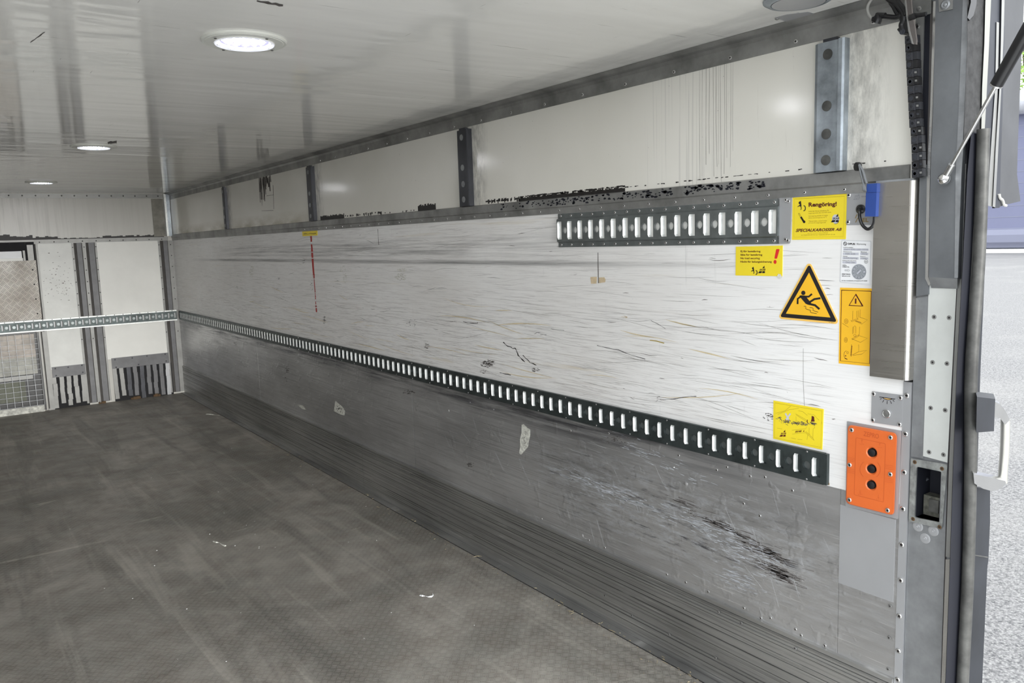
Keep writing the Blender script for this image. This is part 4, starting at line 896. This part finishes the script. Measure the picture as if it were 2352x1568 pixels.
for a, b in btn:
    cc_ = W(*z((a, b))[0], -.0125); MB().lathe([(.0138, -.004), (.0138, .0005), (.012, .003), (.007, .0045), (0, .005)], cc_, XN, 28).build('push_button', BLKP, t, True)
mb = MB(); e = -.0194
fr = rquad(z((288, 343), (716, 432), (686, 1272), (264, 1166)), 3); ribbon(mb, fr, .8, e, closed=True)
text(mb, 'ZEPRO', z((400, 250), (622, 292), (618, 362), (395, 318)), e, .01)
for y_ in (625, 648, 672, 790, 815, 840): ribbon(mb, z((168, y_), (270, y_+20)), .5, e)
for y_ in (735, 760, 785, 925, 950, 975): ribbon(mb, z((706, y_), (822, y_+20)), .5, e)
ribbon(mb, z(*circ(495, 800, 148, 138, 14, 2.3, 4.0)), .9, e); ribbon(mb, z(*circ(495, 800, 145, 138, 14, -.8, .9)), .9, e)
for (a, b), d in [((375, 400), 1), ((632, 450), 1), ((350, 1125), -1), ((612, 1190), -1)]:
    ribbon(mb, z((a, b-25), (a, b+18)), .6, e); ribbon(mb, z((a-12, b-25*d+12*d), (a, b-25*d), (a+12, b-25*d+12*d)), .6, e)
    for k in (-24, 0, 24): ribbon(mb, z((a+k-6, b+35), (a+k+6, b+40)), .9, e)
mb.build('relief', ORGD, t)
for a, b in z((230, 232), (790, 340), (200, 735), (787, 870), (198, 1238), (748, 1388)): rivet(t, W(a, b, -.0185), XN, .0075, .004, RM, 'screw')
# ================================================================ DOOR PORTAL
def ybz(px, py, x0=0.): return W(px, py, x0).y
hy0, hy1 = W(2160, 1130, .004).y, W(2104, 1130, .004).y
hz0, hz1 = W(2130, 1194, .004).z, W(2130, 1076, .004).z
mb = MB()
mb.box((.004, YR, -.3), (.09, 1.2095, hz0)).box((.004, YR, hz1), (.09, 1.2095, H)).box((.004, YR, hz0), (.09, hy0, hz1)).box((.004, hy1, hz0), (.09, 1.2095, hz1)).box((.085, YR, hz0), (.09, 1.2095, hz1))
door = mb.build('door_1', GALVD); door['kind'] = 'structure'
def pstrip(name, pts, x0, th, mat, parent=door): mb = MB(); wplate(mb, pts, x0, th); return mb.build(name, mat, parent)
# recess box
mb = MB(); mb.box((.006, hy0, hz0), (.084, hy0+.002, hz1)).box((.082, hy0, hz0), (.085, hy1, hz1)).box((.006, hy1-.002, hz0), (.084, hy1, hz1)).box((.006, hy0, hz0-.002), (.084, hy1, hz0)).box((.006, hy0, hz1), (.084, hy1, hz1+.002))
mb.build('recess_lining', NAVY, door)
mb = MB(); oo = [(2092, 1052), (2176, 1066), (2164, 1214), (2087, 1197)]; ii = rquad([(2105, 1071), (2163, 1083), (2159, 1200), (2100, 1188)], 5, 3); oq = rquad(oo, 3, 3)
va = [W(a, b, -.001) for a, b in oq]+[W(a, b, -.001) for a, b in ii]; m_ = len(oq); mb.add(va, [(i, (i+1) % m_, (i+1) % m_+m_, i+m_) for i in range(m_)])
vb = [W(a, b, -.001) for a, b in ii]+[W(a, b, -.001)+Vector((.006, 0, 0)) for a, b in ii]; mb.add(vb, [(i, (i+1) % m_, (i+1) % m_+m_, i+m_) for i in range(m_)]); mb.build('recess_frame', GALV if False else plain('battered_zinc_frame', (.30, .31, .30), .5, .5, .45, 30), door)
for a, b in [(2101, 1061), (2163.5, 1076), (2097, 1191.5), (2158, 1210)]: rivet(door, W(a, b, -.001), XN, .006, .001, (RUST, BLK), 'screw_hole')
lt = thing('door_latch', W(2145, 1165, .05), 'grimy metal latch block inside the open recess of the door post', 'latch')
mb = MB(); q = W(2122, 1135, .035); q2 = W(2158, 1190, .035)
mb.box((.035, q2.y, hz0+.004), (.07, q.y, q.z)); mb.build('block', plain('grimy_metal', (.12, .12, .10), .5, .5, .5, 60), lt)
MB().box((.030, q2.y+.002, q2.z+.015), (.035, q.y-.018, q.z-.008)).build('face_plate', TUBE, lt)
MB().tube([W(2132, 1098, .06), W(2122, 1110, .06), W(2118, 1150, .06)], .004, 8).build('cable', SLATE, lt, True)
for a, b in [(2108.5, 1208.5), (2144, 1219), (2125, 1236)]:
    MB().lathe([(.0155, 0), (.0155, .0012), (.014, .002), (.006, .0012), (.0045, .003), (.002, .003), (0, .001)], W(a, b, .004), XN, 28).build('washer_bolt', GREYP, door, True)
pstrip('inner_flange', [(2113, 378), (2134, 378), (2131.5, 676), (2104, 680)], -.010, .014, STEELG)
pstrip('inner_strip', [(2104, 684), (2133, 680), (2121, 1052), (2092, 1048)], .0, .006, GALVD)
wp = pstrip('white_backing', [(2133, 655), (2197, 655), (2187, 850), (2176, 1062), (2120, 1047), (2127, 850)], -.002, .006, plain('aged_white_plate', (.56, .575, .55), .45, .05, .08, 6))
for x, y in [(2145.7, 727.7), (2180, 729.5), (2142, 832), (2175, 834.8), (2137.6, 936.7), (2171, 941.8), (2134, 1038), (2167, 1044)]: rivet(door, W(x, y, -.002), XN, .0068, .001, RG)
pstrip('edge_strip', [(2211, 376), (2219, 376), (2208, 655), (2198, 850), (2190, 1060), (2182, 1280), (2172, 1278), (2180, 1060), (2189, 850), (2199, 655)], -.001, .005, PALEG)
pstrip('edge_strip', [(2172, 1284), (2182, 1284), (2172.5, 1568), (2171, 1600), (2160, 1600), (2162, 1568)], -.002, .006, STEELB)
pstrip('dark_joint', [(2197.5, 655), (2199, 655), (2179.5, 1060), (2162, 1568), (2160.5, 1568), (2177, 1060)], -.0012, .005, BLK)
# track slot and large guide plate
pstrip('slot_shade_strip', [(2125.5, 3), (2139, 3), (2134, 250), (2130, 392), (2113, 392), (2117, 250)], .0035, .001, NAVY)  # darkness of the slot put in as a flat strip
pstrip('track_lining', [(2137, 3), (2144, 3), (2138, 250), (2134, 392), (2128, 392), (2132, 250)], .002, .002, BROWNP)
pstrip('track_edge', [(2143.5, 3), (2149.5, 3), (2142, 250), (2136, 400), (2132, 636), (2137, 652), (2133, 656), (2125, 640), (2129, 400), (2136.5, 250)], -.012, .016, STEELB)
pstrip('upper_flange', [(2104, -30), (2124, -30), (2116, 250), (2112, 385), (2103, 385)], -.002, .005, PALEG)
for a, b in [(2111, 20.4), (2107, 61)]: rivet(door, W(a, b, -.002), XN, .008, .002, RM)
gp = thing('guide_plate', W(2180, 300, -.02), 'tall grey galvanised plate with a slanted foot above the white riveted plate', 'guide plate')
mb = MB(); wplate(mb, [(2150, -40), (2227, -40), (2214, 250), (2208, 380), (2199, 640), (2133, 636), (2137, 400), (2143, 250)], -.024, .026); mb.build('plate', STEELG, gp)
mb = MB(); mb.prism([W(2133, 636, -.024), W(2199, 640, -.024), W(2199, 663, -.004), W(2139, 661, -.004)], (.004, 0, 0)); mb.build('bevel', GALVD, gp)
mb = MB(); wplate(mb, [(2213, -40), (2228, -40), (2215.5, 250), (2208, 400), (2202, 560), (2200, 638), (2192, 638), (2195, 400), (2202, 250)], -.0265, .003); mb.build('light_edge_strip', plain('light_zinc', (.26, .27, .28), .45, .4, .2, 20), gp)  # flat lighter strip stands for the brightness of the plate's rounded edge
mb = MB(); wplate(mb, [(2154, -25), (2189, -25), (2188, 21), (2157, 27)], -.027, .003); mb.build('bolt_plate', PALEG, gp)
MB().lathe([(.013, 0), (.013, .002), (.009, .004), (.005, .003), (.003, .005), (0, .005)], W(2171.5, 11, -.027), XN, 24).build('bolt', GALVD, gp, True)
# ---- rear face of the corner post
def rstrip(name, pts, Y0, th, mat, parent): return MB().prism([F(a, b, Y0) for a, b in pts], (th*1.9, th, 0)).build(name, mat, parent)
cp = thing('corner_post', F(2225, 900, 1.07), 'dark rear corner post with blue black seal and weathered grey tube', 'corner post')
rstrip('post_core', [(2209, 655), (2221, 376), (2222, 306), (2262, 300), (2262, 310), (2255, 655), (2240, 1060), (2234, 1300), (2224, 1620), (2171, 1620), (2182, 1300), (2190, 1060)], 1.072, .03, NAVY, cp)
rstrip('seal', [(2231, 306), (2246, 306), (2241, 400), (2233, 600), (2218, 850), (2218, 1060), (2213, 1300), (2200, 1568), (2198, 1600), (2169, 1600), (2172, 1568), (2182, 1300), (2190, 1060), (2198, 850), (2212, 600), (2222, 400)], 1.062, .012, NAVY, cp)
rstrip('bright_lip', [(2245, 306), (2247.5, 306), (2242, 450), (2234, 600), (2217.5, 860), (2219.5, 1060), (2214.5, 1300), (2198, 1600), (2196.5, 1600), (2212.5, 1300), (2217.8, 1060), (2215.5, 860), (2232, 600), (2240, 450)], 1.058, .006, PALEG, cp)
mb = MB(); tp_ = [(2259, 296, 10), (2256, 400, 12.5), (2248, 600, 13.5), (2231, 850, 13.5), (2229.5, 1060, 11.5), (2224, 1300, 11.5), (2211, 1568, 12.5), (2209, 1640, 12.5)]
mb.tube([F(a, b, 1.045) for a, b, r in tp_], .0165, 14, smooth=6); mb.build('tube', TUBE, cp, True)
rstrip('rubber_flap', [(2262, 300), (2268, 300), (2263, 600), (2252, 850), (2250, 912), (2244, 1120), (2236, 1120), (2240, 850), (2254, 600)], 1.06, .006, RUB, cp)
rstrip('lower_rubber', [(2236, 1118), (2274, 1124), (2274, 1200), (2270, 1290), (2268, 1300), (2256, 1568), (2254, 1640), (2214, 1640), (2220, 1568), (2230, 1300)], 1.066, .006, RUB, cp)
rstrip('rubber_joint', [(2232, 1273), (2269, 1279), (2269, 1281), (2232, 1275)], 1.0645, .002, TUBE, cp)
mb = MB(); mb.prism([F(a, b, 1.0) for a, b in [(2244, 911), (2286, 916), (2283, 990), (2242, 993)]], (.07, .035, 0)); mb.build('rubber_block', RUB, cp)
hd = thing('grab_handle', F(2290, 1020, 1.03), 'steel grab handle sticking out beside the rubber block outside the door', 'handle')
mb = MB(); mb.prism([F(a, b, 1.02) for a, b in [(2283, 921), (2298, 928), (2310, 944), (2320, 964), (2309, 975), (2303, 968), (2298, 960), (2282, 957)]], (.03, .018, 0)); mb.build('upper_bracket', STEELB, hd)
mb = MB(); mb.prism([F(a, b, 1.02) for a, b in [(2236, 1088), (2292, 1100), (2309, 1104), (2311, 1110), (2300, 1122), (2280, 1128), (2258, 1122), (2238, 1110)]], (.03, .018, 0)); mb.build('lower_bracket', STEELB, hd)
mb = MB(); pth = [F(a, b, 1.034) for a, b in [(2309, 962), (2308.5, 1000), (2307, 1040), (2304, 1080), (2303, 1108)]]; mb.tube(pth, .0125, 14, smooth=3); mb.build('grip', plain('worn_satin_grip', (.60, .59, .54), .35, .7, .1), hd, True)
# ---- upper outer parts
uf = thing('rear_flap', F(2300, 200, 1.06), 'grey hanging side sheet with pale profile strips at the upper right, outside the door', 'side flap')
ut = thing('upper_frame', F(2240, 150, 1.08), 'rough dark cavity and bright strip between the guide plate and the hanging sheet', 'frame')
rstrip('rough_backing', [(2222, -60), (2268, -60), (2262, 100), (2255, 290), (2248, 330), (2213, 330), (2222, 100)], 1.0745, .004, plain('pitted_dark_metal', (.035, .035, .035), .7, .3, .5, 40), ut)
rstrip('bright_strip', [(2265, -60), (2279, -60), (2271, 120), (2267, 200), (2262, 296), (2254, 299), (2256, 200), (2261, 100)], 1.070, .004, plain('pale_worn_profile', (.30, .30, .27), .4, .3, .1), ut)
rstrip('rubber_loop', [(2226, -60), (2246, -60), (2243, 10), (2236, 36), (2227, 46), (2222, 40), (2230, 5)], 1.069, .004, BLKP, ut)
rstrip('slate_channel', [(2277, -60), (2305, -60), (2297, 200), (2288, 470), (2262, 470), (2262, 300), (2270, 120)], 1.0715, .003, SLATE, uf)
rstrip('profile_strip', [(2289, 50), (2295, 52), (2292, 200), (2286, 340), (2279, 474), (2268, 472), (2276, 340), (2286, 200)], 1.069, .006, PALEG, uf)
rstrip('profile_strip', [(2302, -60), (2309, -60), (2305, 90), (2300, 200), (2293, 340), (2286, 476), (2280, 474), (2287, 340), (2296, 200), (2299, 90)], 1.066, .008, PALEG, uf)
sf = MB()
flp = [(2306, -60), (2355, -60), (2350, 60), (2343, 200), (2338, 330), (2336, 400), (2344, 462), (2310, 470), (2284, 478), (2288, 400), (2295, 250), (2303, 90)]
sf.prism([F(a, b, 1.072) for a, b in flp], (0, .006, 0)); sf.build('sheet', plain('weathered_grey_sheet', (.060, .062, .067), .6, 0, .18, 7), uf)
rstrip('dark_fold', [(2300, 60), (2308, 60), (2303, 250), (2298, 400), (2296, 477), (2285, 478), (2290, 400), (2297, 200)], 1.0695, .003, SLATE, uf)
MB().tube([F(a, b, 1.066) for a, b in [(2295, 446), (2297, 455), (2303, 460), (2306, 470), (2311, 472)]], .004, 7, smooth=4).build('frayed_cord', CREAMW, uf, True)
# ---- gas strut
gs = thing('gas_strut', W(2168, 410, -.05), 'slanting black gas strut with steel rod and chrome ball joint at the top right', 'gas strut')
P0 = W(2168, 411, -.05); P1 = F(2372, 46, .86); dr = (P1-P0).normalized()
def onl(px, py):     # point of the strut line nearest this sight line
    r = ray(px, py).normalized(); n_ = dr.cross(r); k = (CP-P0).cross(r).dot(n_)/n_.length_squared; return P0+dr*k
MB().lathe([(0.0003, -.016), (.009, -.0135), (.0155, -.005), (.016, .003), (.012, .012), (.008, .015), (.0003, .017)], P0, dr, 24).build('ball_joint', CHROME, gs, True)
MB().tube([onl(2173, 400), onl(2186, 378)], .0088, 16, smooth=0).build('end_fitting', STEELB, gs, True)
MB().tube([onl(2185, 380), onl(2290, 196)], .0052, 14, smooth=0).build('rod', STEELB, gs, True)
mb = MB(); a_, b_ = onl(2289, 197), P1+dr*.05; mb.tube([a_, a_+dr*.003, b_], .0155, 20, smooth=0); mb.build('cylinder', BLKP, gs, True)
MB().lathe([(.0157, 0), (.0157, .004), (.006, -.002), (.006, 0)], a_, dr, 20).build('collar', STEELB, gs, True)
# ---- energy chain and cables
ec = thing('cable_chain', W(2100, 250, -.03), 'black articulated plastic cable chain hanging at the upper door post', 'cable chain')
for k in range(17):
    y0 = 82+k*19.2; f0 = k/17; xl = 2078+ (2092-2078)*min(1, f0*1.25)+ (2 if f0 > .6 else 0); xr = xl+27-3*f0; xm = xl+13
    mb = MB(); mb.prism([W(a, b, -.045) for a, b in [(xl, y0+1), (xm, y0-.5), (xm, y0+17.5), (xl+.5, y0+19.5)]], (.03, 0, 0)); mb.prism([W(a, b, -.037) for a, b in [(xm, y0-2), (xr, y0-3), (xr+.3, y0+15), (xm, y0+16.6)]], (.02, 0, 0)); lk = mb.build('link', BLKP if k % 2 else plain('matt_black_plastic', (.02, .021, .025), .5) if k == 0 else bpy.data.materials['matt_black_plastic'], ec)
    mb = MB(); mb.lathe([(.0062, 0), (.0062, .001), (.0045, .001), (.0045, 0), (0, .0)], W(xm-6, y0+9.5, -.045), XN, 16); mb.build('pivot', SLATE, ec, True)
    if k > 3: mb = MB(); wplate(mb, [(xm+5, y0+5), (xm+10, y0+4.6), (xm+10, y0+9), (xm+5, y0+9.4)], -.0376, .001); mb.build('window', PALEG if k % 3 else SLATE, ec)
z = Zm(1960, 0, 9.8)
cb = thing('cable_bundle', W(2070, 40, -.04), 'tangled black cables and connectors at the top right corner of the ceiling', 'cables')
WT = lambda x0, *p: [W(a, b, x0) for a, b in z(*p)]
MB().tube(WT(-.04, (440, -80), (400, 0), (335, 110), (318, 220), (350, 330), (420, 410), (470, 440)), .0042, 10, smooth=6).build('grey_cable', CABLEG, cb, True)
MB().tube(WT(-.04, (440, 440), (490, 425), (540, 375)), .008, 10).tube(WT(-.045, (545, 370), (560, 440), (530, 525)), lambda t: .009+.002*t, 10).tube(WT(-.04, (520, 345), (600, 350), (720, 350)), .008, 8).build('connector', BLKP, cb, True)
MB().tube(WT(-.04, (600, 350), (760, 375), (950, 390), (1050, 350), (1090, 280)), .0072, 10, smooth=5).build('cable', BLKP, cb, True)
MB().tube(WT(-.045, (760, -60), (860, 20), (960, 60), (1060, 180), (1130, 300), (1140, 450), (1090, 560), (1120, 690)), .0085, 10, smooth=5).tube(WT(-.035, (860, 40), (930, 140), (1010, 290), (1120, 420), (1190, 560)), .009, 10, smooth=5).tube(WT(-.05, (940, -40), (1050, 90), (1150, 230), (1190, 340)), .0065, 10, smooth=5).build('cable', BLKP, cb, True)
mb = MB(); mb.prism(WT(-.05, (1040, 500), (1200, 470), (1260, 700), (1110, 780), (1060, 760), (985, 670), (1000, 640), (1050, 620)), (.03, 0, 0)); mb.build('chain_anchor', BLKP, cb)
MB().lathe([(.008, 0), (.008, .003), (.005, .003), (0, .001)], W(*z((1110, 715))[0], -.05), XN, 14).build('anchor_screw', SLATE, cb, True)
MB().tube(WT(-.055, (1200, 420), (1330, 350), (1450, 345), (1640, 312)), .006, 8, smooth=4).tube(WT(-.06, (1280, 400), (1340, 380), (1390, 350)), .009, 8).build('cable_tie', BLKP, cb, True)
hb = thing('hanging_bracket', W(2092, 50, -.06), 'brown grey flat bar with white edge beside the black cable chain', 'bracket')
MB().prism(WT(-.062, (1165, -120), (1285, -120), (1320, 300), (1380, 600), (1420, 900), (1415, 1000), (1350, 995), (1270, 700), (1205, 350)), (.006, 0, 0)).build('bar', BROWNP, hb)
MB().prism(WT(-.064, (1140, -120), (1170, -120), (1215, 350), (1270, 690), (1350, 995), (1315, 985), (1235, 700), (1190, 350)), (.008, 0, 0)).build('white_edge', PALEG, hb)
# ================================================================ LITTER ON THE FLOOR
def scrap(name, label, pts, wd, mat, th=.004):
    mb = MB(); q = [ZP(a, b, .001) for a, b in pts]; n_ = len(q); vs = []
    for i, p in enumerate(q):
        d = (q[min(i+1, n_-1)]-q[max(i-1, 0)]).normalized(); nn = Vector((-d.y, d.x, 0)); hh = th*(1+math.sin(i*2.1)); w2 = wd*(.6+.4*math.sin(i*1.7+1))
        vs += [p+nn*w2+Vector((0, 0, .0005)), p+Vector((0, 0, hh)), p-nn*w2+Vector((0, 0, .0005)), p+Vector((0, 0, .0002))]
    mb.add(vs, [(i*4+k, i*4+(k+1) % 4, i*4+4+(k+1) % 4, i*4+4+k) for i in range(n_-1) for k in range(4)]+[(0, 1, 2, 3), (n_*4-4, n_*4-3, n_*4-2, n_*4-1)])
    o = mb.build(name, mat); tag(o, label, 'litter'); return o
scrap('paper_scrap', 'curled white paper scrap on the tread plate floor, nearest the camera', [(965, 1367), (970, 1369), (977, 1368.5), (984, 1371), (990, 1371), (995, 1367), (994, 1363)], .006, PAPER)
scrap('plastic_scrap', 'small grey crumpled scrap lying farther back on the dark floor', [(490, 1243), (497, 1246), (504, 1246), (510, 1251), (518, 1254)], .007, PEEL)
scrap('plastic_scrap', 'narrow pale strip of litter on the floor near the far corner', [(474, 951), (485, 952), (496, 953), (504, 954)], .010, PEEL)
sd = MB(); rs = random.Random(21)
for k in range(300):
    y = 1.5+5.5*rs.random()**1.3; x = -.03-abs(rs.gauss(0, .05)); a = rs.uniform(0, 3.14) if rs.random() < .5 else 1.57+rs.uniform(-.4, .4); ln = rs.uniform(.003, .02)*(1 if rs.random() < .85 else 2.2); w_ = rs.uniform(.0004, .0011)
    if y < 2 and rs.random() < .4: continue
    c_ = Vector((x, y, .0045)); d = Vector((math.cos(a), math.sin(a), 0)); nn = Vector((-d.y, d.x, 0))*w_
    if x+abs(d.x*ln) > -.013: continue
    sd.add([c_-d*ln/2+nn, c_-d*ln/2-nn, c_+d*ln/2-nn, c_+d*ln/2+nn, c_+Vector((0, 0, w_*2.5))], [(0, 1, 4), (1, 2, 4), (2, 3, 4), (3, 0, 4), (3, 2, 1, 0)])
so = sd.build('straw_debris', STRAW); tag(so, 'bits of straw and dirt along the joint of floor and right wall', 'debris', kind='stuff')
dd = MB()
for k in range(70):
    x = rs.uniform(-1.8, -.1); y = rs.uniform(1.8, 7); s_ = rs.uniform(.0012, .004); dd.lathe([(s_, 0), (s_*.6, s_*.5), (.0001, s_*.6)], (x, y, .0002), (0, 0, 1), 5)
so = dd.build('crumbs', PAPER); tag(so, 'tiny pale crumbs scattered over the dark floor', 'debris', kind='stuff')
# ================================================================ OUTSIDE
GZ = -1.1
lp_ = MB().box((XL+.03, -1.0, -.07), (-.03, YR-.03, -.02)); lpo = lp_.build('lift_platform', plain('bright_aluminium_deck', (.80, .80, .79), .6, .1, .05, 4)); lpo['kind'] = 'structure'  # tail lift deck out of view, added to bounce daylight onto the ceiling
g = MB().add([(-60, -60, GZ), (140, -60, GZ), (140, 140, GZ), (-60, 140, GZ)], [(0, 1, 2, 3)]); go = g.build('ground', GRAV); go['kind'] = 'structure'
under = MB().box((XL, YR+.02, -.3), (.08, L+.05, -.061)); uo = under.build('trim_6', GALVD); uo['kind'] = 'structure'
ow = MB().box((.051, 1.21, -.3), (.09, L+.05, H+.06)); oo_ = ow.build('wall_outer', STEELG); oo_['kind'] = 'structure'
LIL = plain('lilac_blue_cladding', (.155, .165, .255), .6, 0, .03, .3); LILL = plain('pale_lilac_base_cushion', (.19, .20, .27), .5, 0, .03, .3)
bd = thing('storage_hall', (86, 30, GZ), 'long lilac blue hall with horizontal seams beyond the gravel yard', 'building')
top = 12.6; bx = 81.0
mb = MB(); zz_ = GZ+2.3
while zz_ < top: z2 = min(zz_+1.05, top); mb.box((bx, -60, zz_+.03), (bx+14, 110, z2)); zz_ = z2
mb.build('cladding', LIL, bd); sm_ = MB(); [sm_.box((bx-.02, -60, GZ+2.3+1.05*k), (bx+13.9, 110, GZ+2.36+1.05*k)) for k in range(1, 12)]; sm_.build('seam', LILL, bd)
mb = MB(); pr = [(bx-.0, GZ+2.35), (bx-.5, GZ+2.2), (bx-.75, GZ+1.7), (bx-.75, GZ+1.0), (bx-.45, GZ+.5), (bx, GZ+.35)]; mb.prism([(x, -60, zz_) for x, zz_ in pr], (0, 170, 0)); mb.build('base_cushion', LILL, bd)
MB().box((bx-.7, -60, GZ), (bx+.2, 110, GZ+.36)).build('base_curb', WHT, bd)
mb = MB(); mb.tube([(bx-1, 20+i*1.5, top+.2+.15*math.sin(i*1.9)) for i in range(14)], 1.1, 12, smooth=3); mb.build('roof_cover', plain('crumpled_grey_tarp', (.45, .46, .5), .5, 0, .3, 1), bd, True)
tr = thing('tree', (112, 46.5, GZ), 'light green leafy tree rising behind the lilac hall', 'tree')
MB().tube([(112, 46.5, GZ), (112.3, 46.6, 8), (112, 46.2, 16), (111.5, 46.8, 24)], lambda t: .5-.35*t, 8).build('trunk', BARK, tr, True)
mb = MB(); rs = random.Random(31)
for k in range(5200):
    a = rs.uniform(0, 6.283); u = rs.uniform(-1, 1); r_ = 8.5*rs.random()**.35; c_ = Vector((112+r_*math.cos(a)*math.sqrt(1-u*u), 46.5+r_*math.sin(a)*math.sqrt(1-u*u), 19+r_*1.15*u))
    s_ = rs.uniform(.12, .38); n1 = Vector((rs.gauss(0, 1), rs.gauss(0, 1), rs.gauss(0, 1))).normalized(); n2 = n1.orthogonal().normalized()*s_; n1 = n1*s_; mb.add([c_-n1, c_+n2*.6, c_+n1, c_-n2*.6], [(0, 1, 2, 3)])
mb.build('foliage', FOL, tr)
